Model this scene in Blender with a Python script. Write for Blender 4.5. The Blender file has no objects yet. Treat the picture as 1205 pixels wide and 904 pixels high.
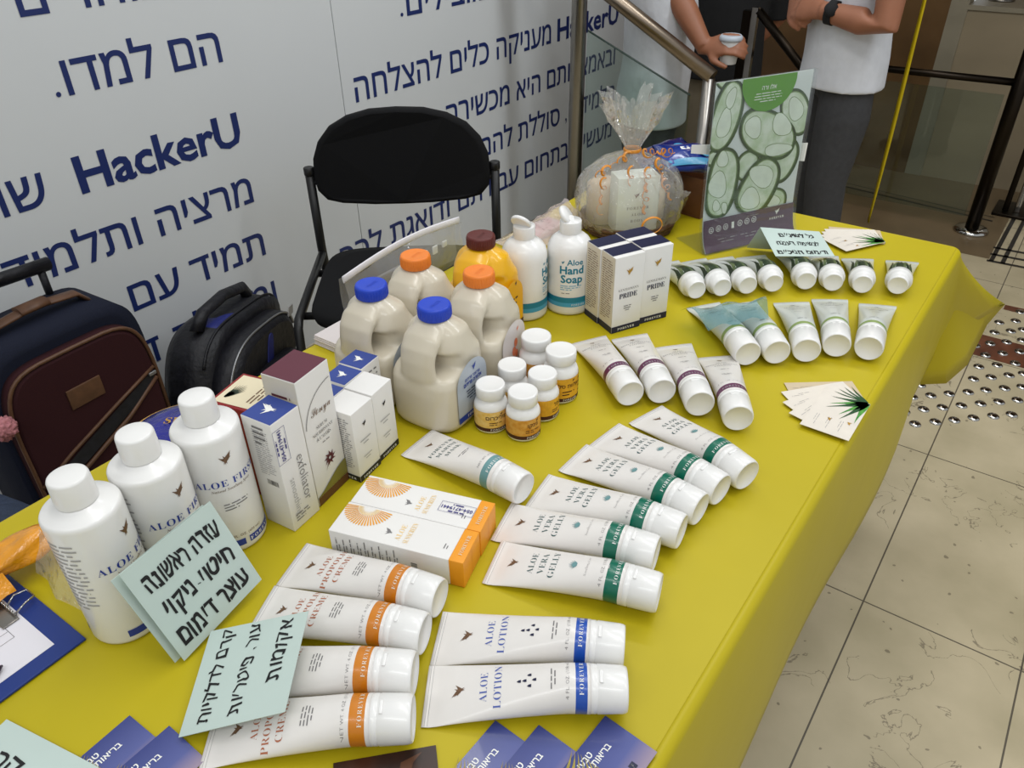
import bpy, bmesh, math, random
import numpy as np
from mathutils import Vector, Matrix
from mathutils.geometry import tessellate_polygon, delaunay_2d_cdt
random.seed(7)
S = bpy.context.scene
COL = S.collection
PI = math.pi

# ------------------------------------------------------------------ camera
CAM = Vector((0, 0, 1.36)); FPX = 910.0
YAW, PITCH, ROLL = 0.639610775, -0.596534218, -0.0193109305
FW = Vector((math.cos(YAW)*math.cos(PITCH), math.sin(YAW)*math.cos(PITCH), math.sin(PITCH)))
_r = FW.cross(Vector((0, 0, 1))).normalized(); _u = _r.cross(FW)
RT = math.cos(ROLL)*_r + math.sin(ROLL)*_u
UP = -math.sin(ROLL)*_r + math.cos(ROLL)*_u
cd = bpy.data.cameras.new('camera'); cam = bpy.data.objects.new('camera', cd); COL.objects.link(cam)
cd.sensor_fit = 'HORIZONTAL'; cd.sensor_width = 36.0; cd.lens = FPX/1205*36.0
cd.clip_start = 0.01; cd.clip_end = 60
cam.matrix_world = Matrix(((RT.x, UP.x, -FW.x, CAM.x), (RT.y, UP.y, -FW.y, CAM.y), (RT.z, UP.z, -FW.z, CAM.z), (0, 0, 0, 1)))
S.camera = cam

# ------------------------------------------------------------------ light and exposure
S.view_settings.view_transform = 'Standard'; S.view_settings.look = 'None'
S.view_settings.gamma = 1.0; S.view_settings.exposure = -0.03; S.view_settings.use_curve_mapping = False
W = bpy.data.worlds.new('world'); S.world = W; W.use_nodes = True
W.node_tree.nodes['Background'].inputs[0].default_value = (0.93, 0.97, 1.0, 1)
W.node_tree.nodes['Background'].inputs[1].default_value = 0.58
def area(name, loc, size, power, aim, col=(1, 1, 1)):
    l = bpy.data.lights.new(name, 'AREA'); l.shape = 'RECTANGLE'; l.size, l.size_y = size; l.energy = power; l.color = col
    o = bpy.data.objects.new(name, l); COL.objects.link(o); o.location = loc
    o.rotation_euler = (Vector(aim)-Vector(loc)).to_track_quat('-Z', 'Y').to_euler()
    return o
area('strip_or_fill_light', (0.7, -0.55, 3.0), (0.22, 3.2), 15, (0.7, -0.3, 0), (1.0, 0.98, 0.95))
area('strip_or_fill_light', (0.9, 0.75, 3.1), (0.22, 3.0), 11, (0.8, 0.6, 0), (1.0, 0.98, 0.95))
area('strip_or_fill_light', (2.2, 0.25, 2.9), (0.22, 2.6), 30, (2.6, 1.9, 0.2), (0.93, 0.97, 1.0))  # added fill aimed at the printed wall to brighten its right part
area('stair_hall_light', (3.5, 0.6, 2.4), (0.5, 1.2), 3.5, (3.3, 0.6, 0), (1.0, 0.84, 0.64))
area('strip_or_fill_light', (-1.15, -0.3, 2.95), (2.8, 0.22), 19, (0.5, 0.4, 0.6), (0.98, 0.99, 1.0))

# ------------------------------------------------------------------ photograph-ray helpers
TZ = 0.742
def ray(x, y): return RT*((x-602.5)/FPX) - UP*((y-452)/FPX) + FW
def T(x, y, z=TZ):
    d = ray(x, y); return CAM + d*((z-CAM.z)/d.z)
def onX(x, y, X):
    d = ray(x, y); return CAM + d*(X/d.x)
def onY(x, y, Y):
    d = ray(x, y); return CAM + d*(Y/d.y)

# ------------------------------------------------------------------ materials
def lin(c):
    c = c/255.0
    return c/12.92 if c <= 0.04045 else ((c+0.055)/1.055)**2.4
_m = {}
def mat(name, rgb=(200, 200, 200), rough=0.5, metal=0.0, var=0.0, scale=20.0, trans=0.0, alpha=1.0, bump=0.0, bscale=60.0, coat=0.0, spec=0.5, rgb2=None, ior=1.45):
    if name in _m: return _m[name]
    m = bpy.data.materials.new(name); m.use_nodes = True; nt = m.node_tree; p = nt.nodes['Principled BSDF']
    c = tuple(lin(v) for v in rgb)+(1,)
    p.inputs['Base Color'].default_value = c; p.inputs['Roughness'].default_value = rough; p.inputs['Metallic'].default_value = metal
    p.inputs['Transmission Weight'].default_value = trans; p.inputs['Alpha'].default_value = alpha
    p.inputs['Coat Weight'].default_value = coat; p.inputs['Coat Roughness'].default_value = 0.1
    p.inputs['Specular IOR Level'].default_value = spec; p.inputs['IOR'].default_value = ior
    tc = nt.nodes.new('ShaderNodeTexCoord')
    n = nt.nodes.new('ShaderNodeTexNoise'); n.inputs['Scale'].default_value = scale; n.inputs['Detail'].default_value = 4
    nt.links.new(tc.outputs['Object'], n.inputs['Vector'])
    mx = nt.nodes.new('ShaderNodeMix'); mx.data_type = 'RGBA'
    d = tuple(lin(v) for v in rgb2)+(1,) if rgb2 else tuple(v*(1-var) for v in c[:3])+(1,)
    mx.inputs[6].default_value = c; mx.inputs[7].default_value = d
    rp = nt.nodes.new('ShaderNodeMapRange'); rp.inputs[1].default_value = 0.35; rp.inputs[2].default_value = 0.65
    nt.links.new(n.outputs['Fac'], rp.inputs[0]); nt.links.new(rp.outputs[0], mx.inputs[0])
    nt.links.new(mx.outputs[2], p.inputs['Base Color'])
    if bump:
        b = nt.nodes.new('ShaderNodeBump'); b.inputs['Strength'].default_value = bump; b.inputs['Distance'].default_value = 0.01
        n2 = nt.nodes.new('ShaderNodeTexNoise'); n2.inputs['Scale'].default_value = bscale; n2.inputs['Detail'].default_value = 3
        nt.links.new(tc.outputs['Object'], n2.inputs['Vector']); nt.links.new(n2.outputs['Fac'], b.inputs['Height']); nt.links.new(b.outputs[0], p.inputs['Normal'])
    _m[name] = m; return m
def film(name, rgb, clear, rough=0.12, bump=0.6, bscale=45, refl=0.55):
    """thin clear plastic: mostly see-through, with glossy crumples and a little white haze"""
    if name in _m: return _m[name]
    m = bpy.data.materials.new(name); m.use_nodes = True; nt = m.node_tree; nt.nodes.clear()
    out = nt.nodes.new('ShaderNodeOutputMaterial'); t = nt.nodes.new('ShaderNodeBsdfTransparent'); g = nt.nodes.new('ShaderNodeBsdfGlossy')
    df = nt.nodes.new('ShaderNodeBsdfDiffuse'); df.inputs[0].default_value = tuple(lin(v) for v in rgb)+(1,)
    g.inputs['Roughness'].default_value = rough; t.inputs[0].default_value = tuple(0.5+0.5*lin(v) for v in rgb)+(1,)
    tc = nt.nodes.new('ShaderNodeTexCoord'); n = nt.nodes.new('ShaderNodeTexNoise'); n.inputs['Scale'].default_value = bscale; n.inputs['Detail'].default_value = 2
    b = nt.nodes.new('ShaderNodeBump'); b.inputs['Strength'].default_value = bump; b.inputs['Distance'].default_value = 0.02
    nt.links.new(tc.outputs['Object'], n.inputs['Vector']); nt.links.new(n.outputs['Fac'], b.inputs['Height'])
    nt.links.new(b.outputs[0], g.inputs['Normal'])
    lw = nt.nodes.new('ShaderNodeLayerWeight'); lw.inputs[0].default_value = 0.5; nt.links.new(b.outputs[0], lw.inputs['Normal'])
    pw = nt.nodes.new('ShaderNodeMath'); pw.operation = 'POWER'; pw.inputs[1].default_value = 4.0; nt.links.new(lw.outputs['Facing'], pw.inputs[0])
    fr = nt.nodes.new('ShaderNodeMath'); fr.operation = 'MULTIPLY_ADD'; fr.inputs[1].default_value = refl; fr.inputs[2].default_value = 0.035; nt.links.new(pw.outputs[0], fr.inputs[0])
    m1 = nt.nodes.new('ShaderNodeMixShader'); m2 = nt.nodes.new('ShaderNodeMixShader')
    m1.inputs[0].default_value = 1-clear
    nt.links.new(t.outputs[0], m1.inputs[1]); nt.links.new(df.outputs[0], m1.inputs[2])
    nt.links.new(fr.outputs[0], m2.inputs[0]); nt.links.new(m1.outputs[0], m2.inputs[1]); nt.links.new(g.outputs[0], m2.inputs[2])
    nt.links.new(m2.outputs[0], out.inputs[0])
    _m[name] = m; return m

# ------------------------------------------------------------------ lettering
def serif(s):
    o = ''
    for ch in s:
        if 'A' <= ch <= 'Z': o += chr(0x1D400+ord(ch)-65)
        elif 'a' <= ch <= 'z': o += chr(0x1D41A+ord(ch)-97)
        elif '0' <= ch <= '9': o += chr(0x1D7CE+ord(ch)-48)
        else: o += ch
    return o
def ital(s):
    o = ''
    for ch in s:
        if ch == 'h': o += '\u210e'
        elif 'A' <= ch <= 'Z': o += chr(0x1D434+ord(ch)-65)
        elif 'a' <= ch <= 'z': o += chr(0x1D44E+ord(ch)-97)
        else: o += ch
    return o
def heb(s): return s[::-1]
def fill(pv, pe_):
    ov, oe, of, _1, _2, _3 = delaunay_2d_cdt(pv, pe_, [], 0, 1e-5)
    P = np.array([[v.x, v.y] for v in ov]); F = np.array([tuple(f) for f in of]).reshape(-1, 3)
    C = P[F].mean(1); Q = np.array([[v.x, v.y] for v in pv]); E1 = Q[[e[0] for e in pe_]]; E2 = Q[[e[1] for e in pe_]]
    up = (E1[None, :, 1] <= C[:, None, 1]) & (E2[None, :, 1] > C[:, None, 1]); dn = (E2[None, :, 1] <= C[:, None, 1]) & (E1[None, :, 1] > C[:, None, 1])
    cr = (E2[None, :, 0]-E1[None, :, 0])*(C[:, None, 1]-E1[None, :, 1])-(E2[None, :, 1]-E1[None, :, 1])*(C[:, None, 0]-E1[None, :, 0])
    wn = (up & (cr > 0)).sum(1)-(dn & (cr < 0)).sum(1)
    xc = ((up & (cr > 0)) | (dn & (cr < 0))).sum(1)
    F = F[(wn != 0)]
    A_ = P[F]; sg = (A_[:, 1, 0]-A_[:, 0, 0])*(A_[:, 2, 1]-A_[:, 0, 1])-(A_[:, 1, 1]-A_[:, 0, 1])*(A_[:, 2, 0]-A_[:, 0, 0])
    F[sg < 0] = F[sg < 0][:, ::-1]; F = F[np.abs(sg) > 1e-9]
    return [tuple(p) for p in P], [tuple(int(i) for i in f) for f in F]
_g = {}
def glyphs(s, weight=0.0, spacing=1.0, res=2):
    """flat triangles of a line of text, x from 0 to width, baseline at 0, font size 1"""
    k = (s, weight, spacing, res)
    if k in _g: return _g[k]
    c = bpy.data.curves.new('lettering', 'FONT'); c.body = s; c.resolution_u = res; c.space_character = spacing; c.fill_mode = 'NONE'
    o = bpy.data.objects.new('lettering', c); COL.objects.link(o)
    dg = bpy.context.evaluated_depsgraph_get(); dg.update()
    me = bpy.data.meshes.new_from_object(o.evaluated_get(dg))
    pv = [Vector((v.co.x, v.co.y)) for v in me.vertices]; pe_ = [tuple(e.vertices) for e in me.edges]
    vs, fs = [], []
    if pv and weight:
        sa = sum(pv[a].x*pv[b].y-pv[b].x*pv[a].y for a, b in pe_); sg_ = 1 if sa > 0 else -1
        N = [Vector((0, 0)) for _ in pv]
        for a, b in pe_:
            d = pv[b]-pv[a]
            if d.length < 1e-7: continue
            n = Vector((d.y, -d.x)).normalized()*sg_; N[a] += n; N[b] += n
        for i, n in enumerate(N):
            if n.length > .3: n = n.normalized(); pv[i] = pv[i]+n*(weight*min(1.35, 2/max(.3, N[i].length)))
    if pv:
        vs, fs = fill(pv, pe_)
    if vs:
        x0 = min(v[0] for v in vs); x1 = max(v[0] for v in vs)
        vs = [(v[0]-x0, v[1]) for v in vs]; w = x1-x0
    else: w = 0
    bpy.data.objects.remove(o); bpy.data.curves.remove(c); bpy.data.meshes.remove(me)
    _g[k] = (vs, fs, w); return _g[k]

# ------------------------------------------------------------------ mesh builder
class MB:
    def __init__(self): self.v = []; self.f = []; self.m = []; self.s = []; self.mats = []
    def mi(self, m):
        if m not in self.mats: self.mats.append(m)
        return self.mats.index(m)
    def add(self, vs, fs, m, smooth=False):
        b = len(self.v); i = self.mi(m); self.v += [tuple(v) for v in vs]
        for f in fs: self.f.append(tuple(b+j for j in f)); self.m.append(i); self.s.append(smooth)
    def box(self, lo, hi, m, bev=0.0):
        (x0, y0, z0), (x1, y1, z1) = lo, hi
        if bev <= 0:
            vs = [(x0, y0, z0), (x1, y0, z0), (x1, y1, z0), (x0, y1, z0), (x0, y0, z1), (x1, y0, z1), (x1, y1, z1), (x0, y1, z1)]
            self.add(vs, [(3, 2, 1, 0), (4, 5, 6, 7), (0, 1, 5, 4), (1, 2, 6, 5), (2, 3, 7, 6), (3, 0, 4, 7)], m)
        else:
            bm = bmesh.new(); bmesh.ops.create_cube(bm, size=1)
            for v in bm.verts: v.co = Vector(((x0+x1)/2+v.co.x*(x1-x0), (y0+y1)/2+v.co.y*(y1-y0), (z0+z1)/2+v.co.z*(z1-z0)))
            bmesh.ops.bevel(bm, geom=bm.edges[:], offset=bev, segments=3, affect='EDGES', profile=0.5)
            self.bm(bm, m, True)
    def bm(self, bm, m, smooth=False):
        bm.verts.index_update(); self.add([v.co[:] for v in bm.verts], [tuple(v.index for v in f.verts) for f in bm.faces], m, smooth); bm.free()
    def loft(self, rings, m, closed=True, cap0=True, cap1=True, smooth=True, mats=None):
        n = len(rings[0]); b = len(self.v); vs = [p for r in rings for p in r]; self.v += [tuple(p) for p in vs]
        for i in range(len(rings)-1):
            mm = self.mi(mats[i] if mats else m)
            for j in range(n if closed else n-1):
                k = (j+1) % n
                self.f.append((b+i*n+j, b+i*n+k, b+(i+1)*n+k, b+(i+1)*n+j)); self.m.append(mm); self.s.append(smooth)
        if cap0: self.f.append(tuple(b+j for j in range(n))[::-1]); self.m.append(self.mi(mats[0] if mats else m)); self.s.append(False)
        if cap1: self.f.append(tuple(b+(len(rings)-1)*n+j for j in range(n))); self.m.append(self.mi(mats[-1] if mats else m)); self.s.append(False)
    def lathe(self, prof, m, seg=32, mats=None, M=None, smooth=True, cap0=True, cap1=True):
        rings = []
        for r, z in prof:
            ring = [Vector((r*math.cos(2*PI*j/seg), r*math.sin(2*PI*j/seg), z)) for j in range(seg)]
            if M: ring = [M @ p for p in ring]
            rings.append(ring)
        self.loft(rings, m, True, cap0, cap1, smooth, mats)
    def tube(self, pts, r, m, seg=10, smooth=True, flat=None):
        pts = [Vector(p) for p in pts]; rings = []; n = len(pts); nrm = None
        for i, p in enumerate(pts):
            t = (pts[min(i+1, n-1)]-pts[max(i-1, 0)]).normalized()
            if nrm is None:
                nrm = t.orthogonal().normalized() if flat is None else (Vector(flat)-t*t.dot(Vector(flat))).normalized()
            else: nrm = (nrm-t*nrm.dot(t)).normalized()
            bt = t.cross(nrm); rr = r[i] if isinstance(r, list) else r
            ra, rb = (rr if isinstance(rr, tuple) else (rr, rr))
            rings.append([p+nrm*(ra*math.cos(2*PI*j/seg))+bt*(rb*math.sin(2*PI*j/seg)) for j in range(seg)])
        self.loft(rings, m, True, True, True, smooth)
    def tris(self, vs, fs, fn, m, maxlen=None):
        """map flat triangles through fn, splitting long edges so they hug a curved surface"""
        vs = list(vs); out = []; st = list(fs); mid = {}
        while st:
            f = st.pop()
            if maxlen:
                L = [((vs[f[i]][0]-vs[f[(i+1) % 3]][0])**2+(vs[f[i]][1]-vs[f[(i+1) % 3]][1])**2, i) for i in range(3)]
                l, i = max(L)
                if l > maxlen*maxlen:
                    a, b_, c = f[i], f[(i+1) % 3], f[(i+2) % 3]; k = (min(a, b_), max(a, b_))
                    if k not in mid: vs.append(((vs[a][0]+vs[b_][0])/2, (vs[a][1]+vs[b_][1])/2)); mid[k] = len(vs)-1
                    st += [(a, mid[k], c), (mid[k], b_, c)]; continue
            out.append(f)
        self.add([fn(x, y) for x, y in vs], out, m, False)
    def text(self, s, fn, x, y, size, m, align='c', maxlen=None, weight=0.0, spacing=1.0, width=None, wob=0.0, sy=1.0, res=2):
        vs, fs, w = glyphs(s, weight, spacing, res)
        if not fs: return
        sx = size if width is None else width/w
        off = {'c': -w*sx/2, 'l': 0, 'r': -w*sx}[align]
        P = [(x+off+a*sx, y+b*size*sy) for a, b in vs]
        if wob: P = [(a+wob*math.sin(b*9/size+a*3/size), b+wob*math.sin(a*5.3/size)+wob*0.6*math.sin(a*13/size)) for a, b in P]
        self.tris(P, fs, fn, m, maxlen)
    def poly(self, pts, fn, m, maxlen=None):
        t = tessellate_polygon([[Vector((p[0], p[1], 0)) for p in pts]])
        # keep triangles facing up in the flat plane
        fs = []
        for a, b, c in t:
            A, B, C = pts[a], pts[b], pts[c]
            if (B[0]-A[0])*(C[1]-A[1])-(B[1]-A[1])*(C[0]-A[0]) < 0: a, c = c, a
            fs.append((a, b, c))
        self.tris(pts, fs, fn, m, maxlen)
    def rect(self, x0, y0, x1, y1, fn, m, maxlen=None):
        self.tris([(x0, y0), (x1, y0), (x1, y1), (x0, y1)], [(0, 1, 2), (0, 2, 3)], fn, m, maxlen)
    def fine(self, x0, y0, x1, y1, n, fn, m, maxlen=None, h=0.35, align='l', rnd=None):
        """unreadable small print: rows of word-length dashes"""
        rd = rnd or random
        dy = (y1-y0)/n
        for i in range(n):
            yy = y1-(i+0.5)*dy; wtot = (x1-x0)*(1.0 if i < n-1 else 0.6)*rd.uniform(0.82, 1)
            x = x0 if align == 'l' else (x0+x1)/2-wtot/2; e = x+wtot
            while x < e-1e-5:
                w = min(rd.uniform(1.2, 4.0)*dy, e-x)
                self.rect(x, yy-dy*h/2, x+w, yy+dy*h/2, fn, m, maxlen); x += w+dy*0.5
    def build(self, name, parent=None, loc=None):
        me = bpy.data.meshes.new(name); me.from_pydata(self.v, [], self.f)
        for m in self.mats: me.materials.append(m)
        me.polygons.foreach_set('material_index', self.m); me.polygons.foreach_set('use_smooth', self.s); me.update()
        o = bpy.data.objects.new(name, me); COL.objects.link(o)
        if parent: o.parent = parent
        if loc is not None: o.location = loc
        return o
def plane(o, ux, uy, e=0.0004):
    o, ux, uy = Vector(o), Vector(ux).normalized(), Vector(uy).normalized(); n = ux.cross(uy)
    return lambda x, y: o+ux*x+uy*y+n*e
def tag(o, label, cat, group=None, kind=None):
    if label: o['label'] = label
    if cat: o['category'] = cat
    if group: o['group'] = group
    if kind: o['kind'] = kind
    return o
def thing(name, label, cat, loc=(0, 0, 0), rot=0.0, group=None):
    o = bpy.data.objects.new(name, None); COL.objects.link(o); o.location = loc; o.empty_display_size = 0.05
    if isinstance(rot, Matrix): o.rotation_euler = rot.to_euler()
    elif isinstance(rot, (tuple, list)): o.rotation_euler = rot
    else: o.rotation_euler = (0, 0, rot)
    return tag(o, label, cat, group)
def dup(root, loc, rot, label, group=None):
    r = root.copy(); COL.objects.link(r); r.location = loc; r['label'] = label
    r.rotation_euler = rot if isinstance(rot, (tuple, list)) else (0, 0, rot)
    if group: r['group'] = group
    for ch in list(root.children):
        c = ch.copy(); COL.objects.link(c); c.parent = r
        for g in list(ch.children):
            d = g.copy(); COL.objects.link(d); d.parent = c
    return r
def struct(mb, name):
    o = mb.build(name); o['kind'] = 'structure'; return o
def leafpoly(x, y, ang, L, w, bend=0.0, n=6):
    """tapering leaf from (x,y) in direction ang"""
    a = []; b = []
    for i in range(n+1):
        t = i/n; th = ang+bend*t; px = x+L*t*math.cos(ang+bend*t*0.5); py = y+L*t*math.sin(ang+bend*t*0.5)
        ww = w*(1-t)**0.8*(0.75+0.5*math.sin(PI*min(1, t*1.6)))
        a.append((px-ww*math.sin(th), py+ww*math.cos(th))); b.append((px+ww*math.sin(th), py-ww*math.cos(th)))
    return a+b[::-1][1:]

def _blob(x, y, a, b, r, n=12):
    c, s_ = math.cos(r), math.sin(r); return [(x+a*math.cos(2*PI*k/n)*c-b*math.sin(2*PI*k/n)*s_, y+a*math.cos(2*PI*k/n)*s_+b*math.sin(2*PI*k/n)*c) for k in range(n)]
BIRD = [leafpoly(.08, -.16, 2.75, .62, .13, -.55, 7), leafpoly(.10, -.12, 2.35, .46, .10, -.5, 7), leafpoly(.02, -.12, 1.15, .66, .13, -.5, 7), leafpoly(.08, -.10, .75, .50, .085, .3, 7), _blob(.05, -.12, .20, .085, .5), _blob(.24, .0, .065, .05, .6),
        [(.28, .02), (.37, .0), (.28, -.03)], leafpoly(.0, -.12, -2.2, .36, .055, .2, 5), leafpoly(.0, -.12, -1.85, .36, .055, .15, 5), leafpoly(.0, -.12, -1.5, .32, .05, .1, 5)]
def _union(parts):
    pv, pe_ = [], []
    for p in parts:
        sa = sum(p[i][0]*p[(i+1) % len(p)][1]-p[(i+1) % len(p)][0]*p[i][1] for i in range(len(p))); p = p if sa > 0 else p[::-1]; b = len(pv)
        pv += [Vector(q) for q in p]; pe_ += [(b+i, b+(i+1) % len(p)) for i in range(len(p))]
    return fill(pv, pe_)
BIRDV, BIRDF = _union(BIRD)
def bird(mb, fn, x, y, size, m, maxlen=None, flip=1, rot=0.0):
    """emblem of an eagle with raised wings"""
    c, s = math.cos(rot), math.sin(rot)
    mb.tris([(x+size*(flip*a*c-b*s), y+size*(flip*a*s+b*c)) for a, b in BIRDV], [f if flip > 0 else f[::-1] for f in BIRDF], fn, m, maxlen)

# common materials
M_WHITE = mat('white_gloss_plastic', (232, 231, 228), 0.28, var=0.03, scale=30, coat=0.3)
M_TUBE = mat('white_tube_plastic', (226, 222, 217), 0.3, var=0.04, scale=25, coat=0.25)
M_CARTON = mat('white_carton', (228, 226, 222), 0.55, var=0.03)
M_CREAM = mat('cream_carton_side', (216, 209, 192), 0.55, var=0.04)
M_NAVY = mat('navy_ink', (24, 28, 62), 0.4, var=0.1)
M_BLUE = mat('blue_ink', (44, 66, 140), 0.45, var=0.05)
M_ROYAL = mat('royal_blue_ink', (34, 60, 150), 0.4, var=0.05)
M_BROWN = mat('bronze_ink', (112, 82, 58), 0.4, var=0.25, scale=300)
M_GREYINK = mat('grey_ink', (120, 118, 118), 0.6, var=0.1)
M_PALEINK = mat('pale_grey_ink', (165, 163, 162), 0.6, var=0.1)
M_BLACK = mat('black_ink', (28, 27, 28), 0.6, var=0.1)
M_CHROME = mat('brushed_steel', (150, 146, 140), 0.28, 1.0, var=0.15, scale=8)
M_CHROME2 = mat('polished_steel', (190, 188, 184), 0.12, 1.0, var=0.1, scale=8)
M_MINT = mat('mint_card', (190, 206, 199), 0.75, var=0.05, scale=10)
M_GOLD = mat('gold_ink', (190, 146, 62), 0.35, 0.3, var=0.15, scale=200)

# ================================================================== SETTING
def floor_material():
    m = bpy.data.materials.new('polished_limestone_tiles'); m.use_nodes = True; nt = m.node_tree; p = nt.nodes['Principled BSDF']; L = nt.links.new
    tc = nt.nodes.new('ShaderNodeTexCoord'); sep = nt.nodes.new('ShaderNodeSeparateXYZ'); L(tc.outputs['Object'], sep.inputs[0])
    def math_(op, a, b=None):
        n = nt.nodes.new('ShaderNodeMath'); n.operation = op
        for i, v in enumerate((a, b)):
            if v is None: continue
            if isinstance(v, (int, float)): n.inputs[i].default_value = v
            else: L(v, n.inputs[i])
        return n.outputs[0]
    def joint(co, off, period, w):
        a = math_('FRACT', math_('DIVIDE', math_('SUBTRACT', co, off-20*period), period))
        d = math_('MULTIPLY', math_('MINIMUM', a, math_('SUBTRACT', 1.0, a)), period)
        return math_('LESS_THAN', d, w)
    jn = math_('MAXIMUM', joint(sep.outputs[0], 1.36, 0.615, 0.0017), joint(sep.outputs[1], 0.062, 0.305, 0.0017))
    n1 = nt.nodes.new('ShaderNodeTexNoise'); n1.inputs['Scale'].default_value = 5; n1.inputs['Detail'].default_value = 8; L(tc.outputs['Object'], n1.inputs['Vector'])
    r1 = nt.nodes.new('ShaderNodeValToRGB'); L(n1.outputs['Fac'], r1.inputs[0])
    r1.color_ramp.elements[0].position = 0.3; r1.color_ramp.elements[0].color = (lin(172), lin(160), lin(129), 1)
    r1.color_ramp.elements[1].position = 0.7; r1.color_ramp.elements[1].color = (lin(199), lin(185), lin(154), 1)
    n2 = nt.nodes.new('ShaderNodeTexNoise'); n2.inputs['Scale'].default_value = 7; n2.inputs['Detail'].default_value = 6; n2.inputs['Distortion'].default_value = 1.6; L(tc.outputs['Object'], n2.inputs['Vector'])
    vein = math_('LESS_THAN', math_('ABSOLUTE', math_('SUBTRACT', n2.outputs['Fac'], 0.5)), 0.006)
    n3 = nt.nodes.new('ShaderNodeTexNoise'); n3.inputs['Scale'].default_value = 3.1; n3.inputs['Detail'].default_value = 2; L(tc.outputs['Object'], n3.inputs['Vector'])
    vein = math_('MULTIPLY', vein, math_('GREATER_THAN', n3.outputs['Fac'], 0.53))
    n4 = nt.nodes.new('ShaderNodeTexNoise'); n4.inputs['Scale'].default_value = 42; n4.inputs['Detail'].default_value = 1; L(tc.outputs['Object'], n4.inputs['Vector'])
    pit = math_('GREATER_THAN', n4.outputs['Fac'], 0.745)
    mx = nt.nodes.new('ShaderNodeMix'); mx.data_type = 'RGBA'; L(math_('MULTIPLY', math_('MAXIMUM', vein, pit), 0.55), mx.inputs[0]); L(r1.outputs[0], mx.inputs[6]); mx.inputs[7].default_value = (lin(70), lin(58), lin(44), 1)
    my = nt.nodes.new('ShaderNodeMix'); my.data_type = 'RGBA'; L(math_('MULTIPLY', jn, 0.85), my.inputs[0]); L(mx.outputs[2], my.inputs[6]); my.inputs[7].default_value = (lin(52), lin(45), lin(38), 1)
    L(my.outputs[2], p.inputs['Base Color']); p.inputs['Roughness'].default_value = 0.42
    return m
M_FLOOR = floor_material()
M_INLAY = mat('black_stone_inlay', (36, 32, 28), 0.4, var=0.2)
M_RUST = mat('red_brown_stone', (112, 66, 44), 0.4, var=0.35, scale=14, rgb2=(84, 46, 30))
fl = MB()
fl.box((-3, -4, -.3), (2.62, 1.95, 0), M_FLOOR)
fl.box((2.62, -4, -.3), (6, 0.98, 0), M_FLOOR)
fl.box((2.62, 0.98, -.6), (4.6, 3.2, -.27), M_FLOOR)
fl.box((2.62, .98, -.27), (4.6, 1.2, -.135), M_FLOOR)
M_DKFL = mat('brown_stone_floor', (118, 100, 74), .35, var=.2, scale=5)
fl.add([(3.42, .145, .0008), (4.31, .145, .0008), (4.31, .975, .0008), (3.42, .975, .0008)], [(0, 1, 2, 3)], M_DKFL)
def strip(p, q, w, m):
    p, q = Vector(p), Vector(q); d = (q-p).normalized(); n = Vector((-d.y, d.x, 0))*(w/2)
    fl.add([p-n, q-n, q+n, p+n], [(0, 1, 2, 3)], m)
fl.add([(2.60, -.6, .0012), (2.755, -.6, .0012), (2.755, .075, .0012), (2.60, .075, .0012)], [(0, 1, 2, 3)], M_RUST)
fl.add([(2.99, -.6, .0012), (3.06, -.6, .0012), (3.03, .03, .0012), (2.99, .03, .0012)], [(0, 1, 2, 3)], M_RUST)
for dx in (0, .075, .15): strip((3.40+dx, .15, .0015), (3.45+dx, -.6, .0015), .018, M_INLAY)
for dy in (0, -.04, ): strip((3.40, .135+dy, .0015), (4.2, .125+dy, .0015), .016, M_INLAY)
strip((3.85, .20, .0015), (3.95, 0.97, .0015), .016, M_INLAY)
strip((3.90, .20, .0015), (4.0, 0.97, .0015), .008, M_INLAY)
struct(fl, 'floor')

# printed white partition wall on the left
WY = 1.9
M_WALL = mat('white_printed_board', (206, 209, 211), 0.5, var=0.03, scale=2)
M_WTXT = mat('navy_wall_lettering', (26, 42, 98), 0.45, var=0.05)
wl = MB()
XE = onY(740, 60, WY).x
wl.box((-3, WY, 0), (onY(395, 50, WY).x-.0015, WY+.05, 2.7), M_WALL)
wl.box((onY(395, 50, WY).x+.0015, WY, 0), (XE, WY+.05, 2.7), M_WALL)
def wfn(x, z): return Vector((x, WY-.0012, z))
HH = onY(194, 45, WY).z-onY(204, 83, WY).z      # height of one Hebrew letter
SXW = 1.115/glyphs(heb('מעניקה כלים להצלחה'))[2]
def wrow(s, z, xr, xl=None, weight=0.010, hh=HH, latin=False, sx=SXW):
    t = s if latin else heb(s); w = glyphs(t, 0.0)[2]*sx if xl is None else xr-xl
    wl.text(t, wfn, xr, z, hh/(.70 if latin else .62), M_WTXT, 'r', width=w, weight=weight)
wrow('וב בוחרים', 1.10, 1.306)
wrow('הם למדו.', .930, 1.302, .853)
wrow('HackerU', .712, 1.308, .838, .028, HH*1.12, True)
wrow('שואפת', .712, .762)
wrow('מרציה ותלמידי', .543, 1.306)
wrow('תמיד עם', .375, 1.309, .868)
wrow('ומובילה ד', .209, 1.316)
wrow('מובילים.', .944, 2.44, 1.99)
wrow('HackerU', .728, 3.425, 2.915, .026, HH*1.1, True)
wrow('מעניקה כלים להצלחה', .728, 2.868, 1.753)
wrow('ובאמצעותם היא מכשירה', .550, 3.415)
wrow('תלמידיה, סוללת להם', .381, 3.428)
wrow('מעשית בתחום עבודתם ודואגת לכך', .210, 3.42, 1.595)
struct(wl, 'wall_left')

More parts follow.
